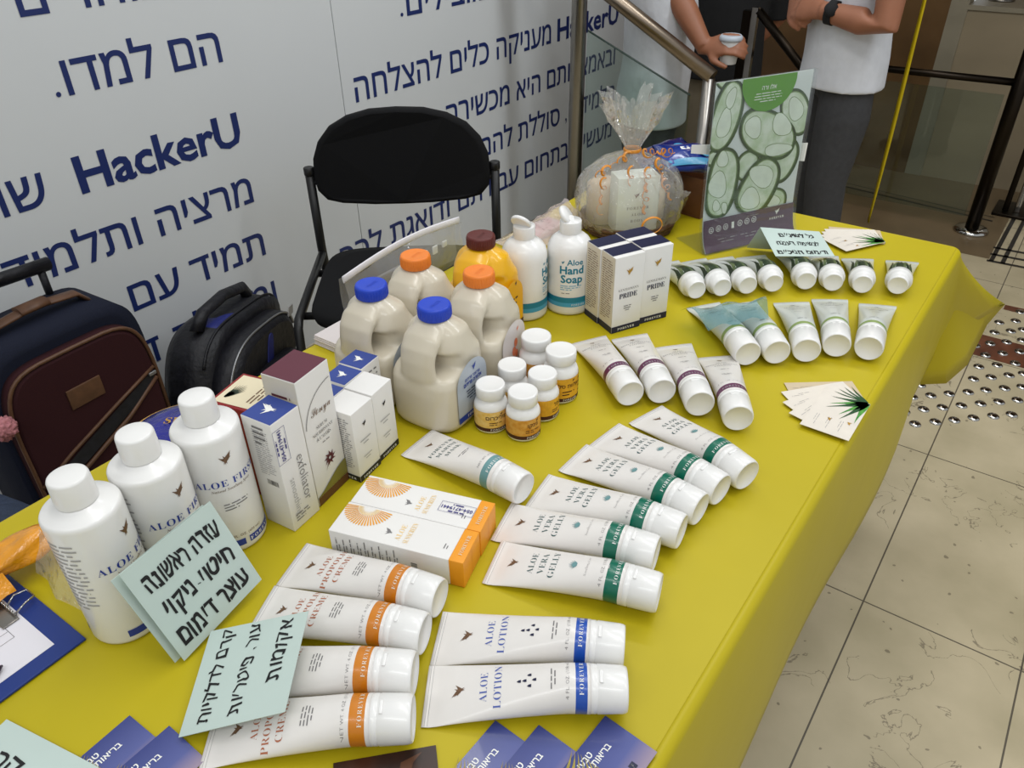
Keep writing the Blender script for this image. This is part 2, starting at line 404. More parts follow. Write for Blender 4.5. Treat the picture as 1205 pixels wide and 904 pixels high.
# dim stair hall behind
M_DARKST = mat('dark_brown_marble', (108, 80, 48), 0.35, var=0.25, scale=3, rgb2=(86, 62, 36))
M_BEIGEST = mat('beige_marble', (150, 136, 112), 0.4, var=0.12, scale=4)
M_PALEST = mat('pale_marble_edge', (140, 132, 114), 0.4, var=0.1, scale=5)
BX = 4.3
wb = MB(); wb.box((BX, .675, -.6), (BX+.12, 3.4, 2.7), M_DARKST); wb.box((BX+.0, .60, 0), (BX+.12, .675, 2.7), M_PALEST)
struct(wb, 'wall_back')
lw_ = MB(); lw_.box((BX+.01, -.3, 0), (BX+.12, .60, .765), M_BEIGEST); lw_.box((BX+.0, -.3, .765), (BX+.49, .60, .785), M_PALEST); struct(lw_, 'wall_low')
wr = MB()
wr.box((BX+.5, -2.2, 0), (BX+.6, .60, 2.7), M_DARKST); wr.box((BX, -2.2, 0), (BX+.12, -.3, .9), M_DARKST)
struct(wr, 'wall_right')
ws = MB(); ws.box((2.62, 3.2, -.6), (4.42, 3.3, 2.7), M_DARKST); struct(ws, 'shade_wall_stair')  # side wall out of view, put in to help darken the stair hall
cl = MB(); cl.box((2.75, -1.6, 2.5), (4.9, 3.3, 2.6), mat('brown_shade_slab', (92, 80, 64), .7, var=.1)); struct(cl, 'shade_ceiling')  # unseen slab added over the stair hall to block light and darken it

# ------------------------------------------------------------------ railings
M_RAIL = mat('dark_steel_rail', (146, 132, 116), 0.3, 1.0, var=0.2, scale=6)
M_RAILD = mat('darkened_steel', (48, 42, 36), 0.35, 1.0, var=0.2, scale=6)
M_GLASS = film('greenish_rail_glass', (206, 222, 214), 0.992, 0.03, 0.0, 5, 0.2)
RX = 2.5
n0 = onX(835, 88, RX); n1 = onX(725, 0, RX); dr = (n1-n0); pe = n0+dr*2.6
g = thing('stair_railing', 'steel stair handrail with glass panel sloping down behind the gift basket', 'railing', (RX, n0.y, 0))
def loc_(p): return Vector(p)-Vector((RX, n0.y, 0))
mb = MB(); mb.tube([loc_(n0-dr*.03), loc_(pe)], (.024), M_RAIL, 16); mb.build('handrail', g)
mb = MB(); nb = n0-dr*.0
mb.tube([loc_((RX, nb.y, -.0)), loc_((RX, nb.y, nb.z-.01))], .019, M_CHROME, 16)
mb.lathe([(.05, 0), (.05, .008), (.02, .014)], M_CHROME, 20, M=Matrix.Translation(loc_((RX, nb.y, 0)))); mb.build('newel_post', g)
pp = onX(679, 100, RX)
mb = MB(); mb.tube([loc_((RX, pp.y, 0)), loc_((RX, pp.y, 2.2))], .027, M_CHROME, 20)
mb.lathe([(.06, 0), (.06, .008), (.028, .016)], M_CHROME, 24, M=Matrix.Translation(loc_((RX, pp.y, 0)))); mb.build('tall_post', g)
ga = onX(692, 36, RX); gb = onX(812, 112, RX)
mb = MB(); X0, X1 = -.005, .005; A = loc_(ga); B = loc_(gb); zl = -A.z+A.z
mb.loft([[(X0, A.y, .10), (X1, A.y, .10), (X1, A.y, A.z), (X0, A.y, A.z)], [(X0, B.y, .10), (X1, B.y, .10), (X1, B.y, B.z), (X0, B.y, B.z)]], M_GLASS, smooth=False); mb.build('glass_panel', g)
mb = MB(); mb.tube([A+Vector((0, 0, 0)), B], .0035, mat('glass_edge', (70, 84, 78), .2, var=.1), 6); mb.build('glass_edge', g)

R2 = 3.1
a0 = onX(893, 13, R2); a1 = onX(952, 90, R2); d2 = a1-a0
g = thing('descending_railing', 'thin dark handrail sloping down beside its upright, between the two standing men', 'railing', (R2, a0.y, -0.27 if a0.y > .98 else 0))
o2 = Vector(g.location)
mb = MB(); mb.tube([a0-o2, a0+d2*1.5-o2], .016, M_RAILD, 12); mb.build('handrail', g)
mb = MB(); mb.box((-.012, .0, .0), (.012, .022, a0.z-o2.z+.012), M_CHROME2); mb.box((-.016, .024, 0), (.016, .055, a0.z-o2.z), M_RAILD); mb.build('upright', g)
mb = MB(); mb.tube([Vector((0, -.9, .02)), Vector((0, .0, .36))], .008, M_CHROME2, 8); mb.build('lower_bar', g)

P0 = T(1142, 272, 0)
g = thing('railing_post', 'dark round steel railing post on a polished flange beside the yellow tape', 'railing', (P0.x, P0.y, 0))
mb = MB(); mb.tube([(0, 0, .01), (0, 0, 1.0)], .027, M_RAILD, 20); mb.build('post', g)
mb = MB(); mb.lathe([(.068, 0), (.07, .006), (.062, .016), (.035, .022)], M_CHROME2, 28); mb.build('flange', g)
rz = onX(1195, 97, P0.x).z
mb = MB(); mb.tube([(0, 0, rz), (.0, .72, rz-.005)], .014, M_RAILD, 12); mb.build('mid_rail', g)
mb = MB(); mb.tube([(0, 0, .985), (0, .72, .985)], .022, M_RAILD, 12); mb.build('handrail', g)
mb = MB(); mb.box((-.004, .04, .06), (.004, .70, rz-.05), M_GLASS); mb.build('glass_panel', g)
q = T(1160, 8, .785)
g = thing('parapet_post', 'short steel post on round flange standing on top of the pale low wall', 'railing', (BX+.2, .50, .7855))
mb = MB(); mb.tube([(0, 0, .006), (0, 0, .9)], .02, M_RAILD, 16); mb.build('post', g)
mb = MB(); mb.lathe([(.055, 0), (.055, .008), (.025, .014)], M_CHROME, 24); mb.build('flange', g)
g = thing('chrome_gate_post', 'group of slim polished uprights on a dark base plate right of the dark railing post', 'barrier', (4.02, .13, 0))
mb = MB(); mb.box((-.09, -.12, 0), (.1, .09, .014), M_RAILD, .003); mb.build('base_plate', g)
for i, (dx, dy) in enumerate(((-.03, .045), (-.03, .0), (-.03, -.05))):
    mb = MB(); mb.box((dx-.014, dy-.012, .014), (dx+.014, dy+.012, 1.0), (M_RAILD, M_CHROME2, M_CHROME2)[i], .003); mb.build('upright', g)

M_TAPE = mat('yellow_barrier_tape', (214, 186, 22), 0.45, var=0.08)
tb = T(1025, 258, 0); mb = MB(); rings = []
for i in range(40):
    z = .002+2.45*i/39; th = .55+.3*math.sin(i*.22)+.02*i; w = .0115-.003*i/39
    c, s_ = math.cos(th), math.sin(th); cx = tb.x-.05+.01*math.sin(i*.3); cy = tb.y
    rings.append([(cx+c*w-s_*.0004, cy+s_*w+c*.0004, z), (cx-c*w-s_*.0004, cy-s_*w+c*.0004, z), (cx-c*w+s_*.0004, cy-s_*w-c*.0004, z), (cx+c*w+s_*.0004, cy+s_*w-c*.0004, z)])
mb.loft(rings, M_TAPE); tag(mb.build('barrier_tape'), 'narrow yellow tape hanging straight down to the floor behind the table end', 'tape')

# tactile studs on the floor
stud = MB(); stud.lathe([(.0165, 0), (.0165, .0008), (.0145, .0035), (.010, .0056), (.005, .0066), (.0012, .0069)], M_CHROME2, 20)
SP = [(180, 715), (248, 708), (325, 700), (397, 693), (470, 685), (545, 678), (615, 672), (208, 660), (280, 652), (352, 645), (424, 638), (497, 631), (567, 624), (637, 617),
      (238, 605), (308, 600), (378, 593), (450, 587), (517, 579), (588, 572), (655, 567), (268, 560), (470, 537), (537, 530), (605, 523), (660, 517), (490, 490), (560, 484), (628, 478),
      (515, 447), (580, 440), (645, 434), (476, 410), (533, 403), (595, 397), (655, 390), (550, 360), (612, 355), (658, 350), (568, 322), (630, 316), (648, 282)]
s0 = None
for (x, y) in SP:
    p = T(1000+x/3.229, 280+y/3.229, 0)
    if s0 is None:
        s0 = stud.build('tactile_stud', None, p); o = s0
    else:
        o = s0.copy(); COL.objects.link(o); o.location = p
    on_rust = 2.60 < p.x < 2.755
    if on_rust: o.location.z = .0012
    tag(o, 'domed steel floor stud on the red brown stone strip' if on_rust else 'domed steel floor stud on the beige tiles', 'floor stud', 'studs on the red brown strip' if on_rust else 'studs on the beige tiles')

# ================================================================== TABLE AND CLOTH
M_CLOTH = mat('yellow_plastic_tablecloth', (186, 169, 22), 0.42, var=0.07, scale=5, bump=0.12, bscale=9, spec=0.35)
M_TABLE = mat('grey_laminate', (150, 146, 138), 0.5, var=0.06)
g = thing('folding_table', 'long folding table hidden under the yellow tablecloth', 'table', (.6, .49, 0))
mb = MB(); mb.box((-1.0, -.360, .705), (.968, .360, .737), M_TABLE, .004); mb.build('tabletop', g)
for sx in (-.85, .85):
    for sy in (-.3, .3):
        mb = MB(); mb.tube([(sx, sy, .0), (sx, sy, .706)], .014, M_RAILD, 12); mb.build('leg', g)
E_ = []; N_ = []; H_ = []
def ehn(e, n, h): E_.append(Vector((e[0], e[1], .7412))); N_.append(Vector((n[0], n[1], 0)).normalized()); H_.append(Vector(h))
y0, y1, x1 = .112, .868, 1.588
for i in range(34):
    x = -.45+i*.055; ehn((x, y0), (0, -1), (x, .099+.005*math.sin(x*9), .40+.006*math.sin(x*5)))
for x, h in ((1.43, (1.50, .112, .405)), (1.49, (1.63, .112, .42)), (1.535, (1.72, .110, .44)), (1.565, (1.77, .098, .468))): ehn((x, y0), (0, -1), h)
cr = .022
for a, h in ((-80, (1.80, .062, .495)), (-60, (1.835, .036, .515)), (-45, (1.858, .019, .528)), (-30, (1.868, .027, .50)), (-10, (1.868, .038, .465))):
    a = math.radians(a); ehn((x1-cr+cr*math.cos(a), y0+cr+cr*math.sin(a)), (math.cos(a), math.sin(a)), h)
for y, h in ((.15, (1.80, .045, .39)), (.18, (1.735, .07, .365)), (.23, (1.68, .15, .36)), (.32, (1.655, .30, .36)), (.45, (1.63, .45, .365)), (.6, (1.635, .6, .36)), (.72, (1.63, .72, .362)), (.82, (1.64, .84, .36))):
    ehn((x1, y), (1, 0), h)
for a in (10, 45, 80):
    a = math.radians(a); ehn((x1-cr+cr*math.cos(a), y1-cr+cr*math.sin(a)), (math.cos(a), math.sin(a)), (1.66+.06*math.cos(a), .89+.04*math.sin(a), .36))
for i in range(30):
    x = 1.53-i*.068; ehn((x, y1), (0, 1), (x, .888+.006*math.sin(x*8), .40))
rings = []
R0 = .012
rings.append([e-n*R0 for e, n in zip(E_, N_)])
for k in range(1, 4):
    a = k/4*PI/2; rings.append([e-n*R0+n*(R0*math.sin(a))+Vector((0, 0, -R0*(1-math.cos(a)))) for e, n in zip(E_, N_)])
for k in range(0, 13):
    t = k/12; ring = []
    for e, n, h in zip(E_, N_, H_):
        a = e-Vector((0, 0, R0)); c = a+n*.012*(1-min(1, (h-a).xy.length*2))-Vector((0, 0, .10))+(Vector((h.x-a.x, h.y-a.y, 0))*.35)
        ring.append(a*(1-t)**2+c*2*t*(1-t)+h*t*t)
    rings.append(ring)
mb = MB(); mb.loft(rings, M_CLOTH, False, False, False, True)
top = rings[0]; n_ = len(top); tv = [tuple(p) for p in top]
mb.add(tv, [tuple(range(n_))], M_CLOTH, False)
o = mb.build('tablecloth'); tag(o, 'bright yellow plastic tablecloth draped over the long display table', 'tablecloth')
sm = o.modifiers.new('thickness', 'SOLIDIFY'); sm.thickness = .0006; sm.offset = 0

# ================================================================== TUBES
# local frame: crimp at x=0, cap at +x, resting on z=0; printing reads towards +y with tops towards the crimp
def make_tube(name, L, r, capL, capr, band, texts, body_m=None, two_step=False, leaves=False, capname='flip_cap'):
    body_m = body_m or M_TUBE
    Lb = L-capL; seg = 40
    def ab(s):
        t = max(0, min(1, (s-.007)/(Lb-.02-.007))); b = max(.0007, r*min(1.0, t**0.86)); a = r*(1+.41*(1-b/r)); return a, b
    def ring(s):
        a, b = ab(s); return [(s, a*math.cos(2*PI*j/seg), b+b*math.sin(2*PI*j/seg)) for j in range(seg)]
    b0, b1 = Lb-.019 if not leaves else Lb-.009, Lb-.006
    if band and len(band) > 2: b0, b1 = Lb-band[2], Lb-band[1]
    ss = sorted(set([0, .0035, .007]+[.007+(Lb-.007)*i/22 for i in range(1, 22)]+[b0, b1, Lb-.001]))
    ss = [s for s in ss if not any(abs(s-q) < .002 and s not in (b0, b1, Lb-.001, 0, .007) for q in (b0, b1, Lb-.001))]
    rings = [ring(s) for s in ss]; mats_ = []
    for i in range(len(ss)-1):
        mid = (ss[i]+ss[i+1])/2; mats_.append(band[0] if band and b0 < mid < b1 else body_m)
    mats_.append(body_m)
    mb = MB(); mb.loft(rings, body_m, True, True, True, True, mats_)
    def fn(x, y):                    # x = across (towards +y), y = up the print (towards the crimp)
        s = -y; a, b = ab(s); q = max(-.98*a, min(.98*a, x)); return Vector((s, q, b+b*math.sqrt(max(0, 1-(q/a)**2))+.00035))
    # crimp seam lines
    for s in (.0025, .005): mb.rect(-r*1.36, -s-.0003, r*1.36, -s, fn, M_PALEINK, .01)
    for t in texts:
        k = t[0]
        if k == 't': mb.text(t[1], fn, t[4] if len(t) > 4 else 0, -t[2], t[3][0], t[3][1], 'c', .004, weight=t[5] if len(t) > 5 else -.016, spacing=t[6] if len(t) > 6 else 1.05)
        elif k == 'b': bird(mb, fn, t[4] if len(t) > 4 else 0, -t[1], t[2], t[3], .005, -1)
        elif k == 'p': mb.poly([(px, -t[2]+py) for px, py in t[1]], fn, t[3], .005)
        elif k == 'f': mb.fine(t[1], -t[4], t[3], -t[2], t[5], fn, t[6], .006, align='c')
    mb.build('tube_body', root := thing(name, 'x', 'tube'))
    cm = M_WHITE; M = Matrix.Translation((Lb-.002, 0, r)) @ Matrix.Rotation(PI/2, 4, 'Y')
    mb = MB()
    if two_step:
        mb.lathe([(capr*.92, 0), (capr, .001), (capr, .012), (capr*.97, .0135), (capr*.80, .0145), (capr*.79, .017), (capr*.78, capL-.002), (capr*.74, capL), (capr*.70, capL+.0014), (capr*.66, capL+.0006), (.001, capL+.0002)], cm, 40, M=M)
    else:
        mb.lathe([(capr*.95, 0), (capr*.995, .0008), (capr*.995, .0055), (capr*.975, .006), (capr*.975, .0068), (capr, .0074), (capr*.965, capL-.003), (capr*.94, capL-.0005), (capr*.90, capL+.0014), (capr*.85, capL+.0014), (capr*.82, capL+.0002), (.001, capL-.0004)], cm, 44, M=M)
        tab = [(-.006, -.0), (.006, 0), (.0045, .0035), (-.0045, .0035)]
        mb.box((Lb+.0062, -.006, 2*r-.0012), (Lb+.0095, .006, 2*r+.0004), cm, .0006)
    mb.build(capname, root)
    return root
M_TEALTXT = mat('dark_teal_ink', (62, 92, 92), 0.5, var=.1)
M_GREENBAND = mat('emerald_band', (10, 104, 82), 0.3, var=.04, coat=.3)
M_ORANGE = mat('burnt_orange_ink', (202, 122, 22), 0.35, var=.06, coat=.2)
M_ORTXT = mat('russet_ink', (176, 104, 72), 0.5, var=.08)
M_BLUEBAND = mat('cobalt_band', (30, 78, 170), 0.3, var=.04, coat=.3)
M_BLUETXT = mat('cobalt_ink', (70, 92, 168), 0.5, var=.06)
M_SEA = mat('sea_teal_band', (104, 148, 150), 0.35, var=.05, coat=.2)
M_PLUM = mat('plum_band', (96, 38, 78), 0.35, var=.06, coat=.2)
M_LIME = mat('moss_green_band', (136, 156, 92), 0.4, var=.06)
M_LEAF = mat('aloe_leaf_print', (66, 84, 48), 0.4, var=.35, scale=90, rgb2=(112, 124, 82))
M_LEAF2 = mat('dark_leaf_print', (38, 54, 30), 0.4, var=.3, scale=90)
M_BANDG = mat('forest_green_band', (40, 104, 58), 0.35, var=.05)
M_WTXT2 = mat('white_print', (232, 232, 228), .5, var=.02)
M_WOUT = mat('cream_print', (224, 216, 200), .5, var=.02)
TL, TR_ = .177, .0208
GEL = [('b', .024, .013, M_BROWN), ('t', serif('ALOE'), .049, (.0095, M_TEALTXT)), ('t', serif('VERA'), .0605, (.0095, M_TEALTXT)), ('t', serif('GELLY'), .072, (.0095, M_TEALTXT)),
       ('t', ital('Soothing Care'), .105, (.0038, M_GREYINK)), ('t', '4 FL. OZ. (118 mL)', .1215, (.0044, M_GREYINK)), ('f', -.004, .124, .004, .127, 1, M_PALEINK),
       ('t', serif('FOREVER'), .1366, (.0054, M_WTXT2), 0, -.012, 1.25)]
for i in range(7):
    a = PI/2+(i-3)*.42; GEL.append(('p', leafpoly(0, 0, a, .0088-.0006*abs(i-3), .0011, (i-3)*-.25), .0925, M_SEA))
def place(root_fn, spots, roll=5.5, gap=.0428):
    """spots: (crimp px, cap-face px, label)"""
    first = None; out = []; AB = [[T(*a, TZ+.001).xy, T(*b, TZ+.02).xy] for a, b, _ in spots[1]]
    for it in range(60):
        for i in range(len(AB)-1):
            for e, dmin in ((1, gap), (0, gap*.97)):
                dd = ((AB[i+1][1]-AB[i+1][0]).normalized()+(AB[i][1]-AB[i][0]).normalized()).normalized(); v = AB[i+1][e]-AB[i][e]; v = v-dd*v.dot(dd); L_ = v.length
                if L_ < dmin: v = v/L_*(dmin-L_)/2; AB[i][e] = AB[i][e]-v; AB[i+1][e] = AB[i+1][e]+v
    for (a, b, label), (A, B) in zip(spots[1], AB):
        d = B-A; ang = math.atan2(d.y, d.x); mid = (A+B)/2; st = mid-d.normalized()*spots[0]/2; rt_ = (math.radians(roll), 0, ang); loc = (st.x, st.y, TZ+.0006+.030*abs(math.sin(math.radians(roll))))
        if first is None:
            first = root_fn(); first.location = loc; first.rotation_euler = rt_; first['label'] = label; first['group'] = spots[2]; out.append(first)
            if not spots[2]: del first['group']
        else: out.append(dup(first, loc, rt_, label, spots[2]))
    return out
gel = place(lambda: make_tube('cream_tube', TL, TR_, .033, TR_, (M_GREENBAND, .005, .019), GEL), (TL, [
    ((579, 663), (777, 700), 'white tube with emerald band, the one of its fan nearest the two blue-banded tubes'),
    ((592, 616), (773, 649.5), 'white tube with emerald band, second in its fan from the blue-banded tubes'),
    ((631.6, 578.7), (806.8, 626), 'white tube with emerald band, third in its fan from the blue-banded tubes'),
    ((674.7, 540.7), (825, 603), 'white tube with emerald band, third in its fan from the plum-banded tubes'),
    ((711, 513.3), (847.7, 582.3), 'white tube with emerald band, second in its fan from the plum-banded tubes'),
    ((760, 490), (877.3, 564), 'white tube with emerald band, end of its fan nearest the plum-banded tubes')], 'emerald-banded tubes fanned on the table'))
MASK = [('b', .024, .012, M_BROWN), ('t', serif('FOREVER'), .047, (.0085, M_TEALTXT)), ('t', serif('MARINE'), .058, (.0085, M_TEALTXT)), ('t', serif('MASK'), .069, (.0085, M_TEALTXT)),
        ('f', -.010, .083, .010, .089, 2, M_GREYINK), ('t', 'NET WT. 4 OZ.', .122, (.0042, M_GREYINK)), ('t', serif('FOREVER'), .1365, (.0055, M_WTXT2), 0, -.012, 1.25)]
place(lambda: make_tube('cream_tube', TL, TR_, .033, TR_, (M_SEA, .006, .017), MASK), (TL, [((492, 523), (617, 577), 'single white tube with pale sea-teal band lying beside the pill bottles')], None))
PRO = [('b', .026, .013, M_BROWN), ('t', serif('ALOE'), .047, (.0095, M_ORTXT)), ('t', serif('PROPOLIS'), .0585, (.0095, M_ORTXT)), ('t', serif('CREME'), .070, (.0095, M_ORTXT)),
       ('f', -.009, .083, .009, .095, 4, M_GREYINK), ('t', 'NET WT. 4 OZ. (113 g)', .122, (.0042, M_GREYINK)), ('t', serif('FOREVER'), .1366, (.0054, M_WOUT), 0, -.012, 1.25)]
pro = place(lambda: make_tube('cream_tube', TL, TR_, .033, TR_, (M_ORANGE, .005, .018), PRO), (TL, [
    ((342, 665), (519.5, 712), 'white tube with orange band lying beside the flat sunburst boxes'),
    ((308, 719.6), (501.5, 751), 'white tube with orange band, second from the sunburst boxes'),
    ((272, 795), (489, 789), 'white tube with orange band, third from the sunburst boxes, half under the mint note'),
    ((246.6, 867), (489, 841), 'white tube with orange band, lowest of its four, farthest from the sunburst boxes')], 'orange-banded tubes fanned on the table'))
LOT = [('b', .030, .0135, M_BROWN), ('t', serif('ALOE'), .056, (.0098, M_BLUETXT)), ('t', serif('LOTION'), .0685, (.0098, M_BLUETXT)),
       ('f', -.011, .110, .011, .116, 2, M_GREYINK), ('t', '4 FL. OZ. (118 mL)', .1265, (.0042, M_GREYINK)), ('t', serif('FOREVER'), .1388, (.0054, M_WTXT2), 0, -.012, 1.25)]
for dx, dy in ((-.0045, 0), (.0045, 0), (0, .0042), (0, -.0042), (0.0, .009)): LOT.append(('p', [(dx*1.1-.0013, dy-.0014), (dx*1.1+.0013, dy-.0014), (dx*1.1+.0011, dy+.0006), (dx*1.1, dy+.0024), (dx*1.1-.0011, dy+.0006)], .093, M_NAVY))
lot = place(lambda: make_tube('cream_tube', TL, TR_, .031, TR_*.99, (M_BLUEBAND, .004, .014), LOT), (TL, [
    ((514, 752.8), (735, 762.4), 'white tube with cobalt blue band, the farther of two touching'),
    ((500.3, 821), (738, 812.6), 'white tube with cobalt blue band, the nearer of two, beside the blue leaflets')], 'cobalt-banded tubes'))
MOI = [('b', .021, .010, M_BROWN), ('t', serif('ALOE'), .036, (.0058, M_GREYINK)), ('t', serif('MOISTURIZING'), .044, (.0058, M_GREYINK)), ('t', serif('LOTION'), .052, (.0058, M_GREYINK)),
       ('f', -.010, .066, .010, .069, 1, M_GREYINK), ('f', -.009, .088, .009, .095, 2, M_PALEINK), ('t', '4 FL. OZ. (118 mL)', .121, (.0042, M_GREYINK)), ('t', serif('FOREVER'), .1358, (.0048, M_PALEINK), 0, 0, 1.3)]
place(lambda: make_tube('cream_tube', .180, .0203, .037, .0207, (M_PLUM, .005, .015), MOI), (.180, [
    ((691.5, 401), (750.6, 467.6), 'white tube with plum band, end of its row nearest the pill bottles'),
    ((740.3, 398.3), (782.5, 464.7), 'white tube with plum band, second in its row from the pill bottles'),
    ((791.5, 409.3), (823.3, 479.6), 'white tube with plum band, third in its row from the pill bottles'),
    ((843.3, 419.8), (866.2, 499.5), 'white tube with plum band, end of its row farthest from the pill bottles')], 'plum-banded tubes in a row'), 6.5, .0424)
M_TUBE3 = mat('pale_grey_tube_plastic', (206, 210, 204), 0.3, var=.05, scale=20, coat=.25)
EFF = [('b', .021, .010, M_GREYINK), ('t', serif('ALOE'), .036, (.0058, M_GREYINK)), ('t', serif('ACTIVATOR'), .044, (.0058, M_GREYINK)), ('f', -.012, .053, .012, .062, 2, M_PALEINK),
       ('f', -.010, .075, .010, .079, 1, M_PALEINK), ('f', -.012, .120, .012, .124, 1, M_GREYINK)]
place(lambda: make_tube('cream_tube', .186, .0202, .042, .0208, (M_LIME, .004, .011), EFF, M_TUBE3), (.186, [
    ((827, 361.4), (886.3, 419.6), 'pale tube with thin moss green band, end of its row nearest the navy-topped boxes'),
    ((869.5, 359), (922, 419), 'pale tube with thin moss green band, second in its row, both under a blue-green film'),
    ((930.3, 357.3), (951.8, 418.5), 'pale tube with thin moss green band, middle of its row of five'),
    ((975.5, 352.9), (983.8, 412.9), 'pale tube with thin moss green band, second in its row from the table edge'),
    ((1032.4, 360.5), (1015, 413.4), 'pale tube with thin moss green band, end of its row nearest the table edge')], 'moss-banded tubes in a row'), 6.5, .0426)
LEA = [('f', -.012, .012, .012, .018, 1, M_PALEINK), ('t', serif('FOREVER'), .030, (.006, M_GREYINK))]
for i, (y, a, L_, w, b) in enumerate(((-.0175, .20, .066, .0024, .35), (.0175, -.20, .066, .0024, -.35), (-.012, .16, .082, .0026, .15), (.012, -.16, .084, .0026, -.15), (-.006, .07, .072, .0024, .12), (.006, -.07, .075, .0024, -.12), (0, 0, .088, .0026, .04), (-.015, -.06, .045, .0022, -.3), (.015, .06, .044, .0022, .3), (-.003, .16, .05, .002, .2), (.004, -.16, .048, .002, -.2))):
    LEA.append(('p', leafpoly(y, 0, PI/2-a, L_, w, b), .116, (M_LEAF2, M_LEAF)[i % 3 == 2]))
LEA.append(('p', [(-.018, 0), (.018, 0), (.018, .003), (.009, .005), (0, .003), (-.009, .005), (-.018, .003)], .1165, M_LEAF2))
TSP = [((781, 311), (822.5, 344.8)), ((813, 308), (852.4, 342)), ((844.7, 306), (882, 338.8)), ((883, 304), (911.8, 336)), ((931, 302.3), (950.3, 332.8)), ((967.5, 304), (980.8, 334.8)), ((1008.3, 305.6), (1016.3, 338.8)), ((1061.4, 308.3), (1057, 340.4))]
TLB = ['leaf-printed tube with stepped white cap, first in its row, half behind the navy-topped boxes', 'leaf-printed tube with stepped white cap, second in its row from the navy-topped boxes',
       'leaf-printed tube with stepped white cap, third in its row from the navy-topped boxes', 'leaf-printed tube with stepped white cap, fourth in its row from the navy-topped boxes',
       'leaf-printed tube with stepped white cap under the far mint note, left one', 'leaf-printed tube with stepped white cap under the far mint note, right one',
       'leaf-printed tube with stepped white cap, second in its row from the far table corner', 'leaf-printed tube with stepped white cap, alone at the row end nearest the table corner']
place(lambda: make_tube('toothpaste_tube', .148, .0195, .030, .0212, (M_BANDG, .004, .008), LEA, M_TUBE3, True, True, 'screw_cap'), (.148, [(a, b, l) for (a, b), l in zip(TSP, TLB)], 'leaf-printed tubes in the far row'), 6, .0432)
# blue-green film over two of the moss-banded tubes
A = T(815, 362, .80); mb = MB(); NX, NY = 14, 8; c0, c1, c2, c3 = T(800, 366, .765), T(897, 353, .771), T(905, 372, .796), T(834, 387, .787)
vs = []
for i in range(NX+1):
    for j in range(NY+1):
        u, v = i/NX, j/NY; p = (c0*(1-u)+c1*u)*(1-v)+(c3*(1-u)+c2*u)*v; p = p+Vector((0, 0, .022*math.sin(PI*v)*.6+.004*math.sin(u*13+v*5))); vs.append(p)
mb.add(vs, [(i*(NY+1)+j, (i+1)*(NY+1)+j, (i+1)*(NY+1)+j+1, i*(NY+1)+j+1) for i in range(NX) for j in range(NY)], film('blue_green_film', (120, 172, 178), .72, .2, .15, 30), True)
tag(mb.build('plastic_film'), 'sheet of blue-green see-through film lying over two moss-banded tubes', 'film')

# ================================================================== TALL WHITE BOTTLES
def cyl(r, th0, e=.0004):
    return lambda x, z: Vector(((r+e)*math.cos(th0+x/r), (r+e)*math.sin(th0+x/r), z))
AFH = .186
def af_bottle(label):
    g = thing('lotion_bottle', label, 'bottle', group='tall white bottles behind the mint note'); r = .0340; mb = MB()
    mb.lathe([(r*.9, 0), (r*.97, .0015), (r, .005), (r, .10), (r, .146), (r*.99, .1495), (r*.955, .1515), (r*.93, .1520), (r*.75, .1545), (r*.58, .157), (.0185, .1580), (.0160, .1585), (.0155, .164)], M_WHITE, 56)
    fn = cyl(r, 0)
    for a0, a1 in ((-1.0, -.08), (.06, 1.25), (1.4, 2.6), (2.75, 4.0)): mb.rect(a0*r, .009, a1*r, .0175, fn, M_ROYAL, .006)
    bird(mb, fn, 0, .126, .0165, M_BROWN, .005, 1)
    mb.text(serif('ALOE FIRST'), fn, 0, .093, .0118, M_ROYAL, 'c', .004, weight=-.008, spacing=1.1)
    mb.text(ital('Natural Soothing Spray'), fn, 0, .087, .0046, M_BROWN, 'c', .004)
    mb.fine(-.014, .060, .014, .071, 3, fn, M_GREYINK, .005)
    mb.text('16 FL. OZ. (473 mL)', fn, 0, .022, .0045, M_BROWN, 'c', .004)
    mb.text(serif('FOREVER'), fn, .022, .0108, .0064, M_WTXT2, 'c', .004, spacing=1.4)
    mb.fine(-.075, .05, -.045, .135, 16, fn, M_PALEINK, .006)
    mb.build('bottle_body', g)
    mb = MB(); mb.lathe([(.0176, .1585), (.0180, .160), (.0178, .168), (.0172, .1835), (.0164, .1855), (.0150, .1862), (.001, .1864)], M_WHITE, 40); mb.build('cap', g)
    return g
afp = [((82, 557), -60, 'tall white bottle with plain white cap beside the blue clipboard'), ((158, 508), -78, 'tall white bottle with plain white cap, the middle of three'), ((226, 468), -100, 'tall white bottle with plain white cap beside the upright cartons')]
af = af_bottle(afp[0][2])
for i, (p, th, l) in enumerate(afp):
    q = T(*p, TZ+AFH); o = af if i == 0 else dup(af, (0, 0, 0), 0, l); o.location = (q.x, q.y, TZ); o.rotation_euler = (0, 0, math.radians(th))

